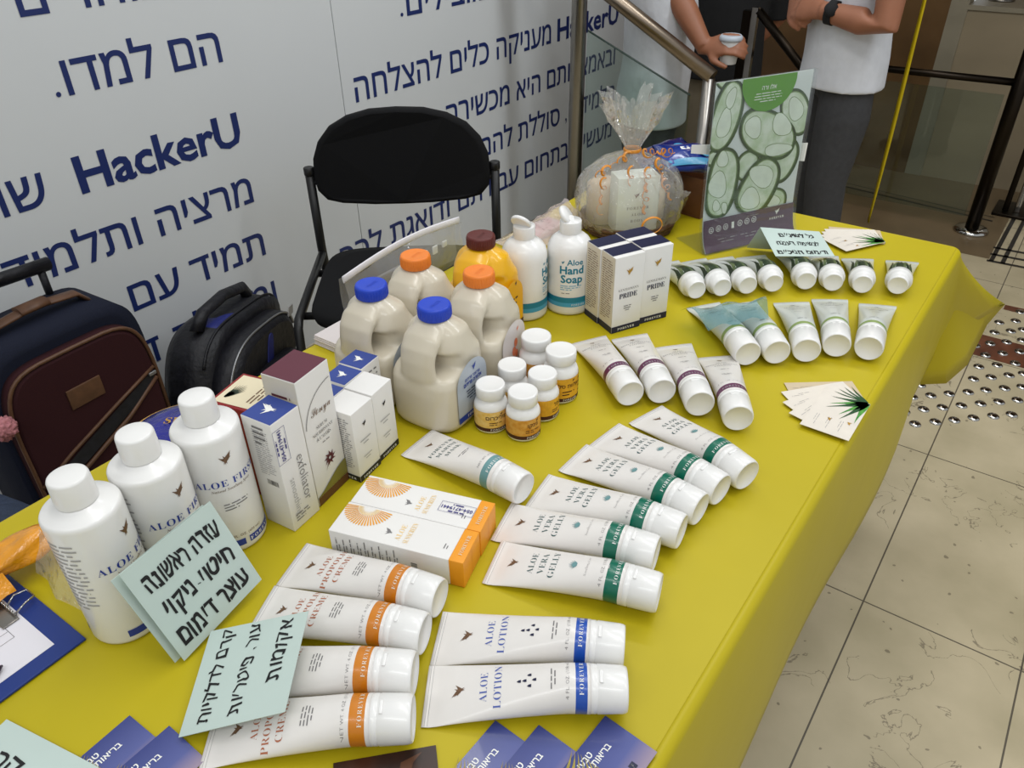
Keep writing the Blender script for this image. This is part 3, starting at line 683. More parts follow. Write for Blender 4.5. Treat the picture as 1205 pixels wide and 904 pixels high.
# ------------------------------------------------------------------ lotion pumps with open flip caps
M_TEALP = mat('teal_blue_print', (28, 124, 150), .45, var=.05); M_SKYP = mat('sky_blue_print', (70, 158, 196), .45, var=.05)
M_STAMP = mat('violet_stamp_ink', (62, 60, 130), .6, var=.2, scale=200)
def soap(label):
    g = thing('hand_soap_bottle', label, 'bottle', group='hand soap bottles with open flip caps'); r = .0368; mb = MB()
    mb.lathe([(r*.88, 0), (r*.97, .002), (r, .007), (r, .05), (r, .098), (r*.985, .106), (r*.93, .114), (r*.80, .122), (r*.62, .1275), (.0172, .130), (.0165, .133)], M_WHITE, 56)
    fn = cyl(r, 0)
    mb.rect(-PI*r, .024, PI*r, .0335, fn, M_TEALP, .005); mb.rect(-PI*r, .0165, PI*r, .024, fn, M_SKYP, .005)
    mb.text('Aloe', fn, .005, .0905, .0135, M_TEALP, 'c', .004, weight=.018)
    mb.text('Hand', fn, 0, .0755, .0185, M_TEALP, 'c', .004, weight=.028); mb.text('Soap', fn, 0, .060, .0185, M_TEALP, 'c', .004, weight=.028)
    bird(mb, fn, -.0145, .095, .007, M_TEALP, .004)
    mb.fine(-.018, .046, .018, .056, 3, fn, M_SKYP, .006); mb.fine(-.016, .0395, .010, .043, 1, fn, M_GREYINK, .006)
    mb.text('FOREVER', fn, .012, .0185, .0048, M_WTXT2, 'c', .004, spacing=1.2)
    fs = cyl(r, 1.45); frame_ = [(-.014, .073, .014, .0735), (-.014, .0895, .014, .09), (-.014, .073, -.0135, .09), (.0135, .073, .014, .09)]
    for a in frame_: mb.rect(*a, fs, M_STAMP, .006)
    mb.text('4719441', fs, 0, .079, .007, M_STAMP, 'c', .004, weight=.02)
    mb.build('bottle_body', g)
    mb = MB(); mb.lathe([(.0165, .131), (.0172, .1325), (.0172, .150), (.0165, .1515), (.006, .152), (.0045, .157), (.0035, .157), (.001, .1535)], M_WHITE, 36); cp_ = mb.build('cap', g)
    mb = MB(); M = Matrix.Translation((-.004, -.009, .1555)) @ Matrix.Rotation(-.9, 4, 'X') @ Matrix.Rotation(.25, 4, 'Y')
    mb.lathe([(.015, 0), (.0165, .001), (.0168, .004), (.0155, .0062), (.001, .0066)], M_WHITE, 32, M=M); mb.build('flip_lid', cp_)
    return g
sp = soap('white pump-style bottle lettered Hand Soap in teal, beside the navy-topped boxes')
p = T(676, 263, TZ+.150); sp.location = (p.x, p.y, TZ); sp.rotation_euler = (0, 0, math.radians(-142))
p = T(618, 268, TZ+.150); s2 = dup(sp, (p.x, p.y, TZ), math.radians(-142-83+30), 'white teal-banded bottle with a violet stamp, between the yellow jug and the other bottle')
s2.rotation_euler.z = math.radians(-142+60-0); s2.rotation_euler.z = math.radians(-66)

# ------------------------------------------------------------------ pill bottles
M_AMBER = mat('amber_label', (196, 132, 44), .45, var=.3, scale=120, rgb2=(214, 164, 84)); M_HONEY = mat('honey_label', (222, 178, 84), .45, var=.25, scale=120, rgb2=(232, 200, 130)); M_MAROON = mat('dark_maroon_label', (66, 26, 32), .45, var=.06)
M_YLAB = mat('golden_label', (226, 170, 48), .45, var=.2, scale=100)
def pill(label, r, h, lab, word, ang, grp):
    g = thing('pill_bottle', label, 'bottle', group=grp); mb = MB(); k = h/.066
    bh = h-.0165
    mb.lathe([(r*.86, 0), (r*.96, .0012), (r, .004), (r, bh*.70), (r*.985, bh*.76), (r*.92, bh*.84), (r*.80, bh*.90), (r*.74, bh*.93), (r*.72, bh*.97), (r*.72, bh+.004)], M_WHITE, 44)
    fn = cyl(r, 0, .0004); z0, z1 = .0045, bh*.70
    mb.rect(-2.6*r, z0+.0055, 2.6*r, z1, fn, lab, .005); mb.rect(-2.6*r, z0, 2.6*r, z0+.0055, fn, M_MAROON, .005)
    f2 = cyl(r, 0, .0007)
    mb.text(heb(word), f2, -.002, z0+(z1-z0)*.62, .0082, M_MAROON, 'c', .003, weight=.012)
    mb.fine(-.012, z0+.009, .008, z0+(z1-z0)*.5, 2, f2, M_MAROON, .005)
    bird(mb, f2, .004, z1-.0035, .0048, M_MAROON, .004)
    mb.rect(.014, z0+.0065, .0142, z1-.001, f2, M_MAROON, .006); mb.fine(.0155, z0+.007, .03, z1-.002, 4, f2, M_MAROON, .005)
    mb.text('FOREVER', f2, 0, z0+.0012, .0045, M_WTXT2, 'c', .003, spacing=1.2)
    mb.build('bottle_body', g)
    mb = MB(); rc = r*.86; prof = [(rc*.97, bh), (rc, bh+.0008), (rc, h-.0022), (rc*.97, h-.0008), (rc*.90, h), (rc*.84, h-.0004), (.001, h-.0006)]
    mb.lathe(prof, M_WHITE, 60); mb.build('screw_cap', g)
    g.rotation_euler = (0, 0, math.radians(ang)); return g
pb = [((574, 449.5), .0222, .066, M_HONEY, 'פוליכרום', -118, 'small white pill bottle with honey label, at the corner by the jug and marine tube', 0),
      ((613, 459), .0222, .066, M_AMBER, 'גינקו', -105, 'small white pill bottle with amber label, frontmost of the cluster', 0),
      ((632, 436), .0222, .066, M_YLAB, 'סבל', -80, 'small white pill bottle with golden label, directly behind the amber-labelled one', 0),
      ((598, 427.5), .0222, .066, M_HONEY, 'ליקופן', -110, 'small white pill bottle hidden to its shoulders in the middle of the cluster', 0),
      ((654, 407), .0243, .075, M_YLAB, 'אלוות סל', -112, 'larger white pill bottle with golden label, at the cluster side toward the plum-banded tubes', 0),
      ((620, 393), .0243, .075, M_AMBER, 'פולן', -112, 'larger white pill bottle at the back of the cluster by the orange-capped jug', 0)]
for p, r, h, lb, wd, an, l, _ in pb:
    g = pill(l, r, h, lb, wd, an, 'cluster of white pill bottles'); q = T(*p, TZ+h); g.location = (q.x, q.y, TZ)

# ------------------------------------------------------------------ jugs
def jug_mesh(m, name):
    """square-shouldered jug with a hollow grip on its -x side; label side is -y"""
    b = MB(); rings = []; N = 64
    def se(cx, ax, ay, z, n):
        out = []
        for j in range(N):
            t = 2*PI*j/N; c, s_ = math.cos(t), math.sin(t)
            out.append((cx+ax*math.copysign(abs(c)**(2/n), c), ay*math.copysign(abs(s_)**(2/n), s_), z))
        return out
    for cx, ax, ay, z, n in ((0, .048, .038, 0, 3.5), (0, .0535, .0435, .003, 3.6), (0, .056, .046, .010, 4), (0, .056, .046, .055, 4), (.001, .055, .046, .070, 4), (.004, .0515, .0455, .079, 3.7), (.0195, .0360, .0435, .0865, 3.3),
                             (.0190, .0360, .0425, .102, 3.1), (.010, .0415, .0405, .1105, 2.8), (.009, .0380, .0380, .120, 2.6), (.010, .032, .035, .131, 2.5), (.006, .025, .027, .139, 2.2), (.004, .0185, .0185, .1445, 2), (.004, .0165, .0165, .147, 2), (.004, .0165, .0165, .151, 2)):
        rings.append(se(cx, ax, ay, z, n))
    b.loft(rings, m)
    b.tube([(-.026, 0, .058), (-.039, 0, .070), (-.0440, 0, .083), (-.0440, 0, .100), (-.0405, 0, .113), (-.030, 0, .125), (-.013, 0, .133), (.004, 0, .136)], [(.022, .030), (.016, .029), (.0118, .0255), (.0110, .024), (.0115, .0245), (.0120, .0255), (.0125, .0225), (.010, .014)], m, 20, flat=(1, 0, 0))
    o = b.build('tmp'); r = o.modifiers.new('r', 'REMESH'); r.mode = 'VOXEL'; r.voxel_size = .0021; r.use_smooth_shade = True
    s_ = o.modifiers.new('s', 'SMOOTH'); s_.iterations = 9; s_.factor = .5
    dg = bpy.context.evaluated_depsgraph_get(); dg.update(); me = bpy.data.meshes.new_from_object(o.evaluated_get(dg)); me.name = name
    for v in me.vertices: v.co.x = .004+(v.co.x-.004)*.87; v.co.y *= 1.10
    for p in me.polygons: p.use_smooth = True
    bpy.data.objects.remove(o); return me
M_JUG = mat('cream_translucent_plastic', (205, 196, 176), .3, var=.03, scale=8, coat=.35)
M_JUGY = mat('golden_yellow_plastic', (236, 178, 22), .3, var=.05, scale=8, coat=.35)
M_CAPB = mat('bright_blue_cap', (30, 66, 190), .4, var=.04); M_CAPO = mat('orange_cap', (236, 130, 44), .4, var=.04); M_CAPM = mat('maroon_cap', (92, 32, 26), .4, var=.08)
M_JLAB = mat('silver_grey_label', (172, 180, 190), .35, var=.05, coat=.2)
M_JPALE = mat('milky_label', (212, 204, 200), .35, var=.05, coat=.2); M_PEACH = mat('peach_print', (226, 124, 84), .45, var=.1); M_GLAB = mat('deep_yellow_label', (232, 170, 14), .35, var=.05)
JH = .163
jm = {}
def jug(label, px, m, capm, kind, grp, rot):
    if m.name not in jm: jm[m.name] = jug_mesh(m, 'jug_body')
    q = T(*px, TZ+JH); g = thing('juice_jug', label, 'jug', (0, 0, TZ), math.radians(rot), grp)
    off = Matrix.Rotation(math.radians(rot), 3, 'Z') @ Vector((.004, 0, 0)); g.location = (q.x-off.x, q.y-off.y, TZ)
    me = jm[m.name]
    if not me.materials: me.materials.append(m)
    o = bpy.data.objects.new('jug_body', me); COL.objects.link(o); o.parent = g
    mb = MB(); M = Matrix.Translation((.004, 0, 0)); pr = []
    mb.lathe([(.0205, .1455), (.0212, .1462), (.0212, .160), (.0204, .1622), (.0185, .163), (.0168, .1625), (.001, .1622)], capm, 48, M=M)
    for j in range(36):
        a = 2*PI*j/36; c, s_ = math.cos(a), math.sin(a); t = Vector((-s_, c, 0))*.0006; n = Vector((c, s_, 0))
        p0 = Vector((.004, 0, .147))+n*.0211; mb.add([p0-t, p0+t, p0+t+Vector((0, 0, .012)), p0-t+Vector((0, 0, .012)), p0+n*.0006, p0+n*.0006+Vector((0, 0, .012))], [(0, 4, 5, 3), (4, 1, 2, 5)], capm)
    mb.text('ALOE', plane((.004, 0, .1623), (1, 0, 0), (0, 1, 0)), 0, -.004, .008, capm, 'c'); mb.build('screw_cap', g)
    # arched label on the -y face
    fn = plane((.0, -.0462, 0), (1, 0, 0), (0, 0, 1), .0)
    def lf(x, y):
        bul = .0012*(1-(x/.05)**2); zt = max(0, y-.088); return Vector((.006+x*.86, -.0504-bul+zt*zt*3.2, y))
    def lf2(x, y): return lf(x, y)+Vector((0, -.0005, 0))
    w = .038; arch = [(-w, .013), (w, .013), (w, .066)]+[(w*math.cos(t*PI/16), .066+.030*math.sin(t*PI/16)) for t in range(1, 16)]+[(-w, .066)]
    mb = MB()
    if kind == 'grey':
        mb.poly(arch, lf, M_JLAB, .006); mb.rect(-w, .013, w, .022, lf2, M_ROYAL, .006); mb.text(serif('FOREVER'), lambda x, y: lf(x, y)+Vector((0, -.0008, 0)), 0, .0155, .0062, M_WTXT2, 'c', .004, spacing=1.3)
        bird(mb, lf2, .004, .085, .0125, M_ROYAL, .004); mb.text(heb('פוראבר פרידום'), lf2, 0, .0705, .0062, M_ROYAL, 'c', .004, weight=.02); mb.text(heb('אלוורה פרידום'), lf2, 0, .063, .0078, M_ROYAL, 'c', .004, weight=.03)
        mb.fine(-.018, .040, .018, .057, 4, lf2, M_NAVY, .005, align='c'); mb.poly(leafpoly(.014, .028, 1.6, .010, .002), lf2, M_NAVY, .005); mb.poly(leafpoly(.014, .028, 2.2, .008, .002), lf2, M_NAVY, .005); mb.poly(leafpoly(.014, .028, 1.0, .008, .002), lf2, M_NAVY, .005)
    elif kind == 'milk':
        mb.poly(arch, lf, M_JPALE, .006); bird(mb, lf2, .010, .082, .009, M_PEACH, .004)
        for (x, y, s_) in ((.004, .062, .011), (-.002, .05, .012), (.006, .044, .010), (-.006, .036, .011)): mb.poly([(x+s_*.5*math.cos(t), y+s_*.62*math.sin(t)) for t in [k*PI/6 for k in range(12)]], lf2, M_PEACH, .005)
        mb.rect(-w, .013, w, .020, lf2, M_PEACH, .006)
    else:
        mb.poly(arch, lf, M_GLAB, .006); bird(mb, lf2, .010, .090, .009, M_NAVY, .004); mb.rect(-w, .013, w, .021, lf2, M_MAROON, .006); mb.fine(-.02, .045, .02, .07, 3, lf2, M_MAROON, .006, align='c')
    mb.build('label', g); return g
jug('cream jug with blue cap and grey label, beside the pill bottles', (512, 357), M_JUG, M_CAPB, 'grey', 'cream jugs', 4)
jug('cream jug with blue cap standing beside the stack of papers', (434, 336), M_JUG, M_CAPB, 'grey', 'cream jugs', 4)
jug('cream jug with orange cap and peach-printed label, in front of the yellow jug', (566, 319), M_JUG, M_CAPO, 'milk', 'cream jugs', 8)
jug('cream jug with orange cap, in the back row under the clear zip bag', (494, 301), M_JUG, M_CAPO, 'milk', 'cream jugs', 6)
jug('golden yellow jug with maroon cap beside the hand soap bottles', (568, 274), M_JUGY, M_CAPM, 'yellow', None, 8)

# ================================================================== CARTONS
def frame_from(px, ang, z=TZ):
    p = T(*px, z); return p, math.radians(ang)
def carton(name, label, px, ang, w, d, h, top_m, group=None, body=None, z=TZ):
    """corner at px; front face runs along +x (ang), depth runs along +y; returns root and face mappers (front, left side, top)"""
    p, a = frame_from(px, ang, z); g = thing(name, label, 'box', (p.x, p.y, z), a, group); mb = MB(); body = body or M_CARTON
    mb.box((0, 0, 0), (w, d, h), body, .0008)
    fr = plane((0, 0, 0), (1, 0, 0), (0, 0, 1), .0004)          # (x, z) on y=0
    lf = plane((0, d, 0), (0, -1, 0), (0, 0, 1), .0004)          # left face x=0, text reads toward -y
    tp = plane((0, 0, h), (1, 0, 0), (0, 1, 0), .0004)
    if top_m: mb.rect(0.0006, .0006, w-.0006, d-.0006, tp, top_m)
    return g, mb, fr, lf, tp
def gp(label, px, ang=-27):
    w, d, h = .053, .037, .128
    g, mb, fr, lf, tp = carton('cologne_box', label, px, ang, w, d, h, None, 'navy-topped boxes')
    mb.rect(.0005, .0085, w-.0005, d-.0006, plane((0, 0, h), (1, 0, 0), (0, 1, 0), .0005), M_NAVY)
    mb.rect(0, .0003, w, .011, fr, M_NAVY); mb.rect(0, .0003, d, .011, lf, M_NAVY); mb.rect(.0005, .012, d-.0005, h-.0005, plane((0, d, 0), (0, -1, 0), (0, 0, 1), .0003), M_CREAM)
    f2 = plane((0, 0, 0), (1, 0, 0), (0, 0, 1), .0008)
    bird(mb, f2, w*.5, .103, .0155, M_GOLD); mb.text(serif("GENTLEMAN'S"), f2, w*.5, .071, .0058, M_GREYINK, 'c', weight=-.01, width=w*.68); mb.text(serif('PRIDE'), f2, w*.5, .0585, .012, M_NAVY, 'c', width=w*.62)
    mb.fine(w*.36, .035, w*.64, .046, 3, f2, M_GREYINK, align='c'); mb.text(serif('FOREVER'), f2, w*.5, .0035, .0055, M_WTXT2, 'c', spacing=1.3)
    mb.fine(.004, .02, d-.004, h-.008, 26, plane((0, d, 0), (0, -1, 0), (0, 0, 1), .0006), M_BROWN, h=.3)
    mb.build('carton', g); return g
g1 = gp('navy-topped white box, front of its block on the hand soap side', (718.5, 392.6)); g2p = T(757, 384); R27 = Matrix.Rotation(math.radians(-27), 3, 'Z')
def gpat(dx, dy): return Vector(g1.location)+R27 @ Vector((dx, dy, 0))
dup(g1, gpat(.0545, .0035), math.radians(-28.5), 'navy-topped white box, front of its block on the leaf-printed tube side')
dup(g1, gpat(-.003, .0385), math.radians(-26), 'navy-topped white box, back of its block on the hand soap side')
dup(g1, gpat(.0525, .0425), math.radians(-27.5), 'navy-topped white box, back of its block by the gift basket')

# exfoliator carton
M_COPPER = mat('copper_print', (150, 96, 66), .45, var=.2)
w, d, h = .041, .042, .148
g, mb, fr, lf, tp = carton('skincare_box', 'tall white carton with blue top and large vertical lettering, beside the far tall bottle', (349, 624.5), 6, w, d, h, M_BLUE)
t2 = plane((0, 0, h), (1, 0, 0), (0, 1, 0), .0008); bird(mb, t2, w*.5, d*.55, .022, M_WTXT2, rot=.4, flip=1)
fv = plane((w*.48, 0, h-.010), (0, 0, -1), (1, 0, 0), .0008)
mb.text('exfoliator', plane((.0235, 0, .092), (0, 0, -1), (1, 0, 0), .0008), .0, 0, .0165, M_GREYINK, 'l', weight=-.012); mb.text('smoothing', plane((.0085, 0, .070), (0, 0, -1), (1, 0, 0), .0008), 0, 0, .0125, M_PALEINK, 'l', weight=-.014)
def stamp(mb, fn, x, y, s=1.0):
    for a in ((-.020, -.0078, .020, -.0074), (-.020, .0074, .020, .0078), (-.020, -.0078, -.0196, .0078), (.0196, -.0078, .020, .0078)): mb.rect(x+a[0]*s, y+a[1]*s, x+a[2]*s, y+a[3]*s, fn, M_STAMP)
    mb.text('054-4719441', fn, x, y-.0022*s, .0066*s, M_STAMP, 'c', weight=.02, width=.036*s); mb.fine(x-.017*s, y+.0040*s, x+.017*s, y+.0068*s, 1, fn, M_STAMP, align='c', h=.6); mb.fine(x-.012*s, y-.0064*s, x+.012*s, y-.0038*s, 1, fn, M_STAMP, align='c', h=.6)
stamp(mb, plane((.008, 0, .117), (0, 0, 1), (-1, 0, 0), .0008), 0, 0, 1.1)
mb.fine(.006, .010, .030, .022, 3, plane((0, 0, 0), (1, 0, 0), (0, 0, 1), .0008), M_GREYINK)
l2 = plane((0, d, 0), (0, -1, 0), (0, 0, 1), .0006); mb.fine(.012, .075, d-.006, h-.012, 20, l2, M_PALEINK, h=.3); mb.fine(.014, .115, d-.012, h-.006, 4, l2, M_GREYINK, h=.4)
rd = random.Random(4)
for i in range(16): mb.rect(.018+.001*i, .062, .018+.001*i+rd.uniform(.0003, .0007), .069, l2, M_BLACK)
mb.build('carton', g)

# burgundy-topped serum carton
M_BURG = mat('burgundy_print', (92, 36, 52), .45, var=.06); M_OLIVE = mat('olive_print', (122, 116, 52), .45, var=.1); M_DKBR = mat('dark_brown_print', (92, 56, 34), .45, var=.1)
w, d, h = .054, .046, .172
g, mb, fr, lf, tp = carton('serum_box', 'tallest white carton with burgundy top and curling script lettering', (375, 598), 9, w, d, h, M_BURG, body=M_CARTON)
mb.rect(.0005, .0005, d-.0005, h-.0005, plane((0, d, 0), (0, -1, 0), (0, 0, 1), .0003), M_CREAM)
f2 = plane((0, 0, 0), (1, 0, 0), (0, 0, 1), .0008)
def arcband(cx, cz, r0, r1, a0, a1, m, n=14, f=None):
    o_ = [(cx+r0*math.cos(a0+(a1-a0)*i/n), cz+r0*math.sin(a0+(a1-a0)*i/n)) for i in range(n+1)]; i_ = [(cx+r1*math.cos(a0+(a1-a0)*i/n), cz+r1*math.sin(a0+(a1-a0)*i/n)) for i in range(n+1)]
    mb.poly(o_+i_[::-1], f or f2, m)
arcband(.054, .100, .0525, .0515, PI*.52, PI*.95, M_GREYINK)
mb.poly([(0, .012)]+[(.054*i/12, .012+.022*math.sin(.2+1.35*i/12)**2) for i in range(13)]+[(.054, .012)], f2, M_OLIVE); mb.rect(0, .0004, w, .012, plane((0, 0, 0), (1, 0, 0), (0, 0, 1), .0009), M_DKBR)
mb.text('𝒮ℴ𝓃𝓎𝒶', f2, w*.55, .118, .0155, M_BROWN, 'c', width=.033)
for i, t in enumerate(('SERUM', 'NOURRISSANT', "À L'ALOÈS")): mb.text(serif(t), f2, w*.5, .100-.0078*i, .0062, M_GREYINK, 'c', weight=-.012, width=(.018, .034, .024)[i])
mb.fine(.017, .077, .041, .080, 1, f2, M_GREYINK, align='c')
for i in range(9):
    a = i*2*PI/9; mb.poly(leafpoly(.030+.002*math.cos(a), .052+.002*math.sin(a), a, .0085, .0022, .6), f2, M_BURG)
mb.poly(leafpoly(.030, .050, -2.4, .015, .001, .3), f2, M_BURG)
mb.fine(.008, .140, d-.008, .152, 2, plane((0, d, 0), (0, -1, 0), (0, 0, 1), .0008), M_BURG, align='c', h=.5); mb.fine(.008, .02, d-.008, .125, 16, plane((0, d, 0), (0, -1, 0), (0, 0, 1), .0008), M_PALEINK, h=.3)
mb.build('carton', g)

# two plain small cartons with black foot, three blue-topped small cartons
def small(label, px, ang):
    w, d, h = .040, .040, .100
    g, mb, fr, lf, tp = carton('small_box', label, px, ang, w, d, h, None, 'small white cartons with black foot')
    f2 = plane((0, 0, 0), (1, 0, 0), (0, 0, 1), .0008); l2 = plane((0, d, 0), (0, -1, 0), (0, 0, 1), .0006)
    mb.rect(0, .0003, w, .009, fr, M_BLACK); mb.rect(0, .0003, d, .009, lf, M_BLACK); bird(mb, f2, w*.5, .077, .009, M_BLACK)
    mb.fine(w*.22, .048, w*.78, .058, 2, f2, M_PALEINK, align='c', h=.25); mb.fine(w*.25, .026, w*.7, .034, 2, f2, M_PALEINK, align='c', h=.25)
    mb.fine(.004, .016, d-.004, .092, 24, l2, M_GREYINK, h=.3); mb.text(serif('FOREVER'), f2, w*.5, .0025, .005, M_WTXT2, 'c', spacing=1.3); mb.text(serif('FOREVER'), plane((0, d, 0), (0, -1, 0), (0, 0, 1), .0008), d*.5, .0025, .005, M_WTXT2, 'c', spacing=1.3)
    mb.build('carton', g); return g
sa = small('small plain white carton with black foot, touching the burgundy-topped carton', (424, 568.5), 8)
q = Vector(sa.location)+Matrix.Rotation(math.radians(8), 3, 'Z') @ Vector((.0425, .006, 0)); dup(sa, q, math.radians(9), 'small plain white carton with black foot, on the side toward the marine tube')
def bluetop(label, pxtop, ang):
    w, d, h = .036, .036, .096; c = T(*pxtop, TZ+h); R = Matrix.Rotation(math.radians(ang), 3, 'Z'); p = c-R @ Vector((w/2, d/2, 0)); p.z = TZ
    g = thing('small_box', label, 'box', p, math.radians(ang), 'small cartons with blue bird tops'); mb = MB(); mb.box((0, 0, 0), (w, d, h), M_CARTON, .0008)
    mb.rect(.0006, .0006, w-.0006, d-.0006, plane((0, 0, h), (1, 0, 0), (0, 1, 0), .0004), M_BLUE); bird(mb, plane((0, 0, h), (1, 0, 0), (0, 1, 0), .0008), w*.5, d*.52, .017, M_WTXT2, rot=.3)
    mb.rect(0, h-.006, w, h-.0005, plane((0, 0, 0), (1, 0, 0), (0, 0, 1), .0003), M_BLUE) if False else None
    mb.fine(.004, .05, w-.004, h-.008, 5, plane((0, 0, 0), (1, 0, 0), (0, 0, 1), .0006), M_GREYINK, h=.3); mb.fine(.004, .02, d-.004, h-.01, 14, plane((0, d, 0), (0, -1, 0), (0, 0, 1), .0006), M_PALEINK, h=.3)
    mb.build('carton', g); return g
ba = bluetop('small blue-topped carton standing against the blue-capped jug', (426, 420), 8)
for px, l in (((404.5, 441), 'small blue-topped carton in the middle, just behind the plain white cartons'), ((383, 462), 'small blue-topped carton mostly hidden beside the burgundy-topped carton')):
    c = T(*px, TZ+.096); R = Matrix.Rotation(math.radians(8), 3, 'Z'); p = c-R @ Vector((.018, .018, 0)); dup(ba, (p.x, p.y, TZ), math.radians(8), l)

# open red-edged carton behind
M_RED = mat('deep_red_card', (136, 24, 26), .5, var=.06); M_IVORY = mat('ivory_card', (222, 210, 178), .5, var=.05)
c = T(292, 462, TZ+.125); ang = math.radians(14); R = Matrix.Rotation(ang, 3, 'Z'); w, d, h = .062, .062, .125; p = c-R @ Vector((w/2, d/2, 0))
g = thing('tea_box', 'ivory and deep red carton behind the tall bottle and the burgundy-topped carton', 'box', (p.x, p.y, TZ), ang); mb = MB(); mb.box((0, 0, 0), (w, d, h), M_RED, .001)
mb.rect(.004, .002, w-.004, d-.004, plane((0, 0, h), (1, 0, 0), (0, 1, 0), .0004), M_IVORY); tt = plane((0, 0, h), (1, 0, 0), (0, 1, 0), .0008)
for i in range(7): mb.poly(leafpoly(.014, .050, -.75+.12*i, .03-.002*abs(i-3), .0016, .1), tt, M_LEAF2)
mb.fine(.012, .008, .05, .022, 3, tt, M_BROWN, align='c'); mb.rect(.003, .004, w-.003, h-.012, plane((0, 0, 0), (1, 0, 0), (0, 0, 1), .0004), M_IVORY); mb.build('carton', g)

# flat sunburst boxes
M_SUN = mat('sunburst_orange_print', (228, 158, 44), .5, var=.06); M_SUNB = mat('apricot_orange_card', (238, 156, 36), .45, var=.04); M_SUNP = mat('pale_sunburst_print', (240, 206, 140), .5, var=.05)
def sunbox(label, stamped, group):
    L_, w, h = .153, .046, .036
    g = thing('sunscreen_box', label, 'box', group=group); mb = MB(); mb.box((0, 0, 0), (L_-.016, w, h), M_CARTON, .0007); mb.box((L_-.016, 0, 0), (L_, w, h), M_SUNB, .0007)
    t = plane((0, 0, h), (1, 0, 0), (0, 1, 0), .0004); s_ = plane((0, 0, 0), (1, 0, 0), (0, 0, 1), .0004); e = plane((L_, 0, 0), (0, 1, 0), (0, 0, 1), .0005)
    cx, cy = .027, w-.002
    for i in range(25):
        a = PI+.12+(PI-.24)*i/24; c_, q_ = math.cos(a), math.sin(a)
        if cx+.03*c_ < .001: pass
        pts = [(cx+.013*c_-.0004*q_, cy+.013*q_+.0004*c_), (cx+.027*c_-.0009*q_, cy+.027*q_+.0009*c_), (cx+.0285*c_, cy+.0285*q_), (cx+.027*c_+.0009*q_, cy+.027*q_-.0009*c_), (cx+.013*c_+.0004*q_, cy+.013*q_-.0004*c_)]
        mb.poly([(max(.0006, x), y) for x, y in pts], t, M_SUN)
        pts = [(cx+.006*c_, cy+.006*q_), (cx+.0125*c_-.0005*q_, cy+.0125*q_+.0005*c_), (cx+.0125*c_+.0005*q_, cy+.0125*q_-.0005*c_)]; mb.poly(pts, t, M_SUNP)
    tv = lambda x, y: t(y, w-x) if False else t(x, y)
    bird(mb, t, .062, w*.38, .011, M_GREYINK, rot=PI/2)
    tr = plane((.078, .006, h), (0, 1, 0), (-1, 0, 0), .0004)
    mb.text(serif('ALOE'), tr, .014, 0, .0085, M_SUNP, 'c', weight=-.01); mb.text(serif('SUNSCREEN'), tr, .016, -.010, .0085, M_SUNP, 'c', weight=-.01, width=.030)
    mb.fine(-.003+.01, -.053, .015, -.047, 2, tr, M_GREYINK)
    for k in range(9): mb.fine(0, 0, h-.010, .0062, 2, plane((.012+.0085*k+.0, 0, .005), (0, 0, 1), (-1, 0, 0), .0005), M_GREYINK, h=.35)
    rd = random.Random(3)
    for i in range(12): mb.rect(.094, .008+.0009*i, .101, .008+.0009*i+rd.uniform(.0003, .0006), s_, M_BLACK)
    mb.text(serif('FOREVER'), plane((L_-.008+.003, w*.5, h), (0, 1, 0), (-1, 0, 0), .0009), 0, 0, .006, M_IVORY, 'c', weight=-.01); mb.rect(w*.48, .0005, w*.48+.0004, h-.0005, e, M_ORANGE)
    if stamped: stamp(mb, plane((0, 0, h), (-1, 0, 0), (0, -1, 0), .0008), -.117, -.024, 1.0)
    mb.build('carton', g); return g
pA = T(392, 652); sgA = sunbox('flat white sunburst box, the unstamped one next to the orange-banded tubes', False, 'flat sunburst boxes')
pE = T(527, 687); d_ = (pE-pA).xy; sang = math.atan2(d_.y, d_.x); sgA.location = (pA.x, pA.y, TZ); sgA.rotation_euler = (0, 0, sang)
sgB = sunbox('flat white sunburst box with a violet phone stamp, next to the small cartons', True, 'flat sunburst boxes'); q = Matrix.Rotation(sang, 3, 'Z') @ Vector((.001, .0465, 0)); sgB.location = (pA.x+q.x, pA.y+q.y, TZ); sgB.rotation_euler = (0, 0, sang)

# ================================================================== POSTER IN CLEAR HOLDER
M_ACR = film('clear_acrylic', (240, 244, 244), .985, .04, 0.0, 5)
pb_ = T(829, 300); pang = math.radians(-29); PWD, PHT = .212, .302
def pprof(s):                                   # depth of the sheet at arc height s: curls forward at the foot
    return .020*(1-math.exp(-s/.022))+.040*s-.0035
g = thing('acrylic_sign_holder', 'clear acrylic stand with curved foot holding the aloe poster', 'sign holder', (pb_.x, pb_.y, TZ), pang)
for nm, off in (('front_sheet', -.0038), ('back_sheet', .0022)):
    mb = MB(); rings = []
    for i in range(25):
        s = .0008+PHT*1.0*i/24; y = pprof(s)+off; rings.append([(-.004, y-.0007, s), (PWD+.006, y-.0007, s), (PWD+.006, y+.0007, s), (-.004, y+.0007, s)])
    mb.loft(rings, M_ACR, smooth=False); mb.build(nm, g)
mb = MB(); mb.box((-.004, .002, .0006), (PWD+.006, .085, .0026), M_ACR); mb.build('foot', g)
mb = MB(); mb.loft([[(-.030, .036, .185), (-.030, .0368, .185), (-.030, .0368, .200), (-.030, .036, .200)], [(PWD+.028, .036, .130), (PWD+.028, .0368, .130), (PWD+.028, .0368, .165), (PWD+.028, .036, .165)]], M_CARTON, smooth=False); mb.build('backing_strip', g)
po = thing('aloe_poster', 'poster of sliced aloe with green half circle and purple foot, standing in the clear holder', 'poster', (pb_.x, pb_.y, TZ), pang)
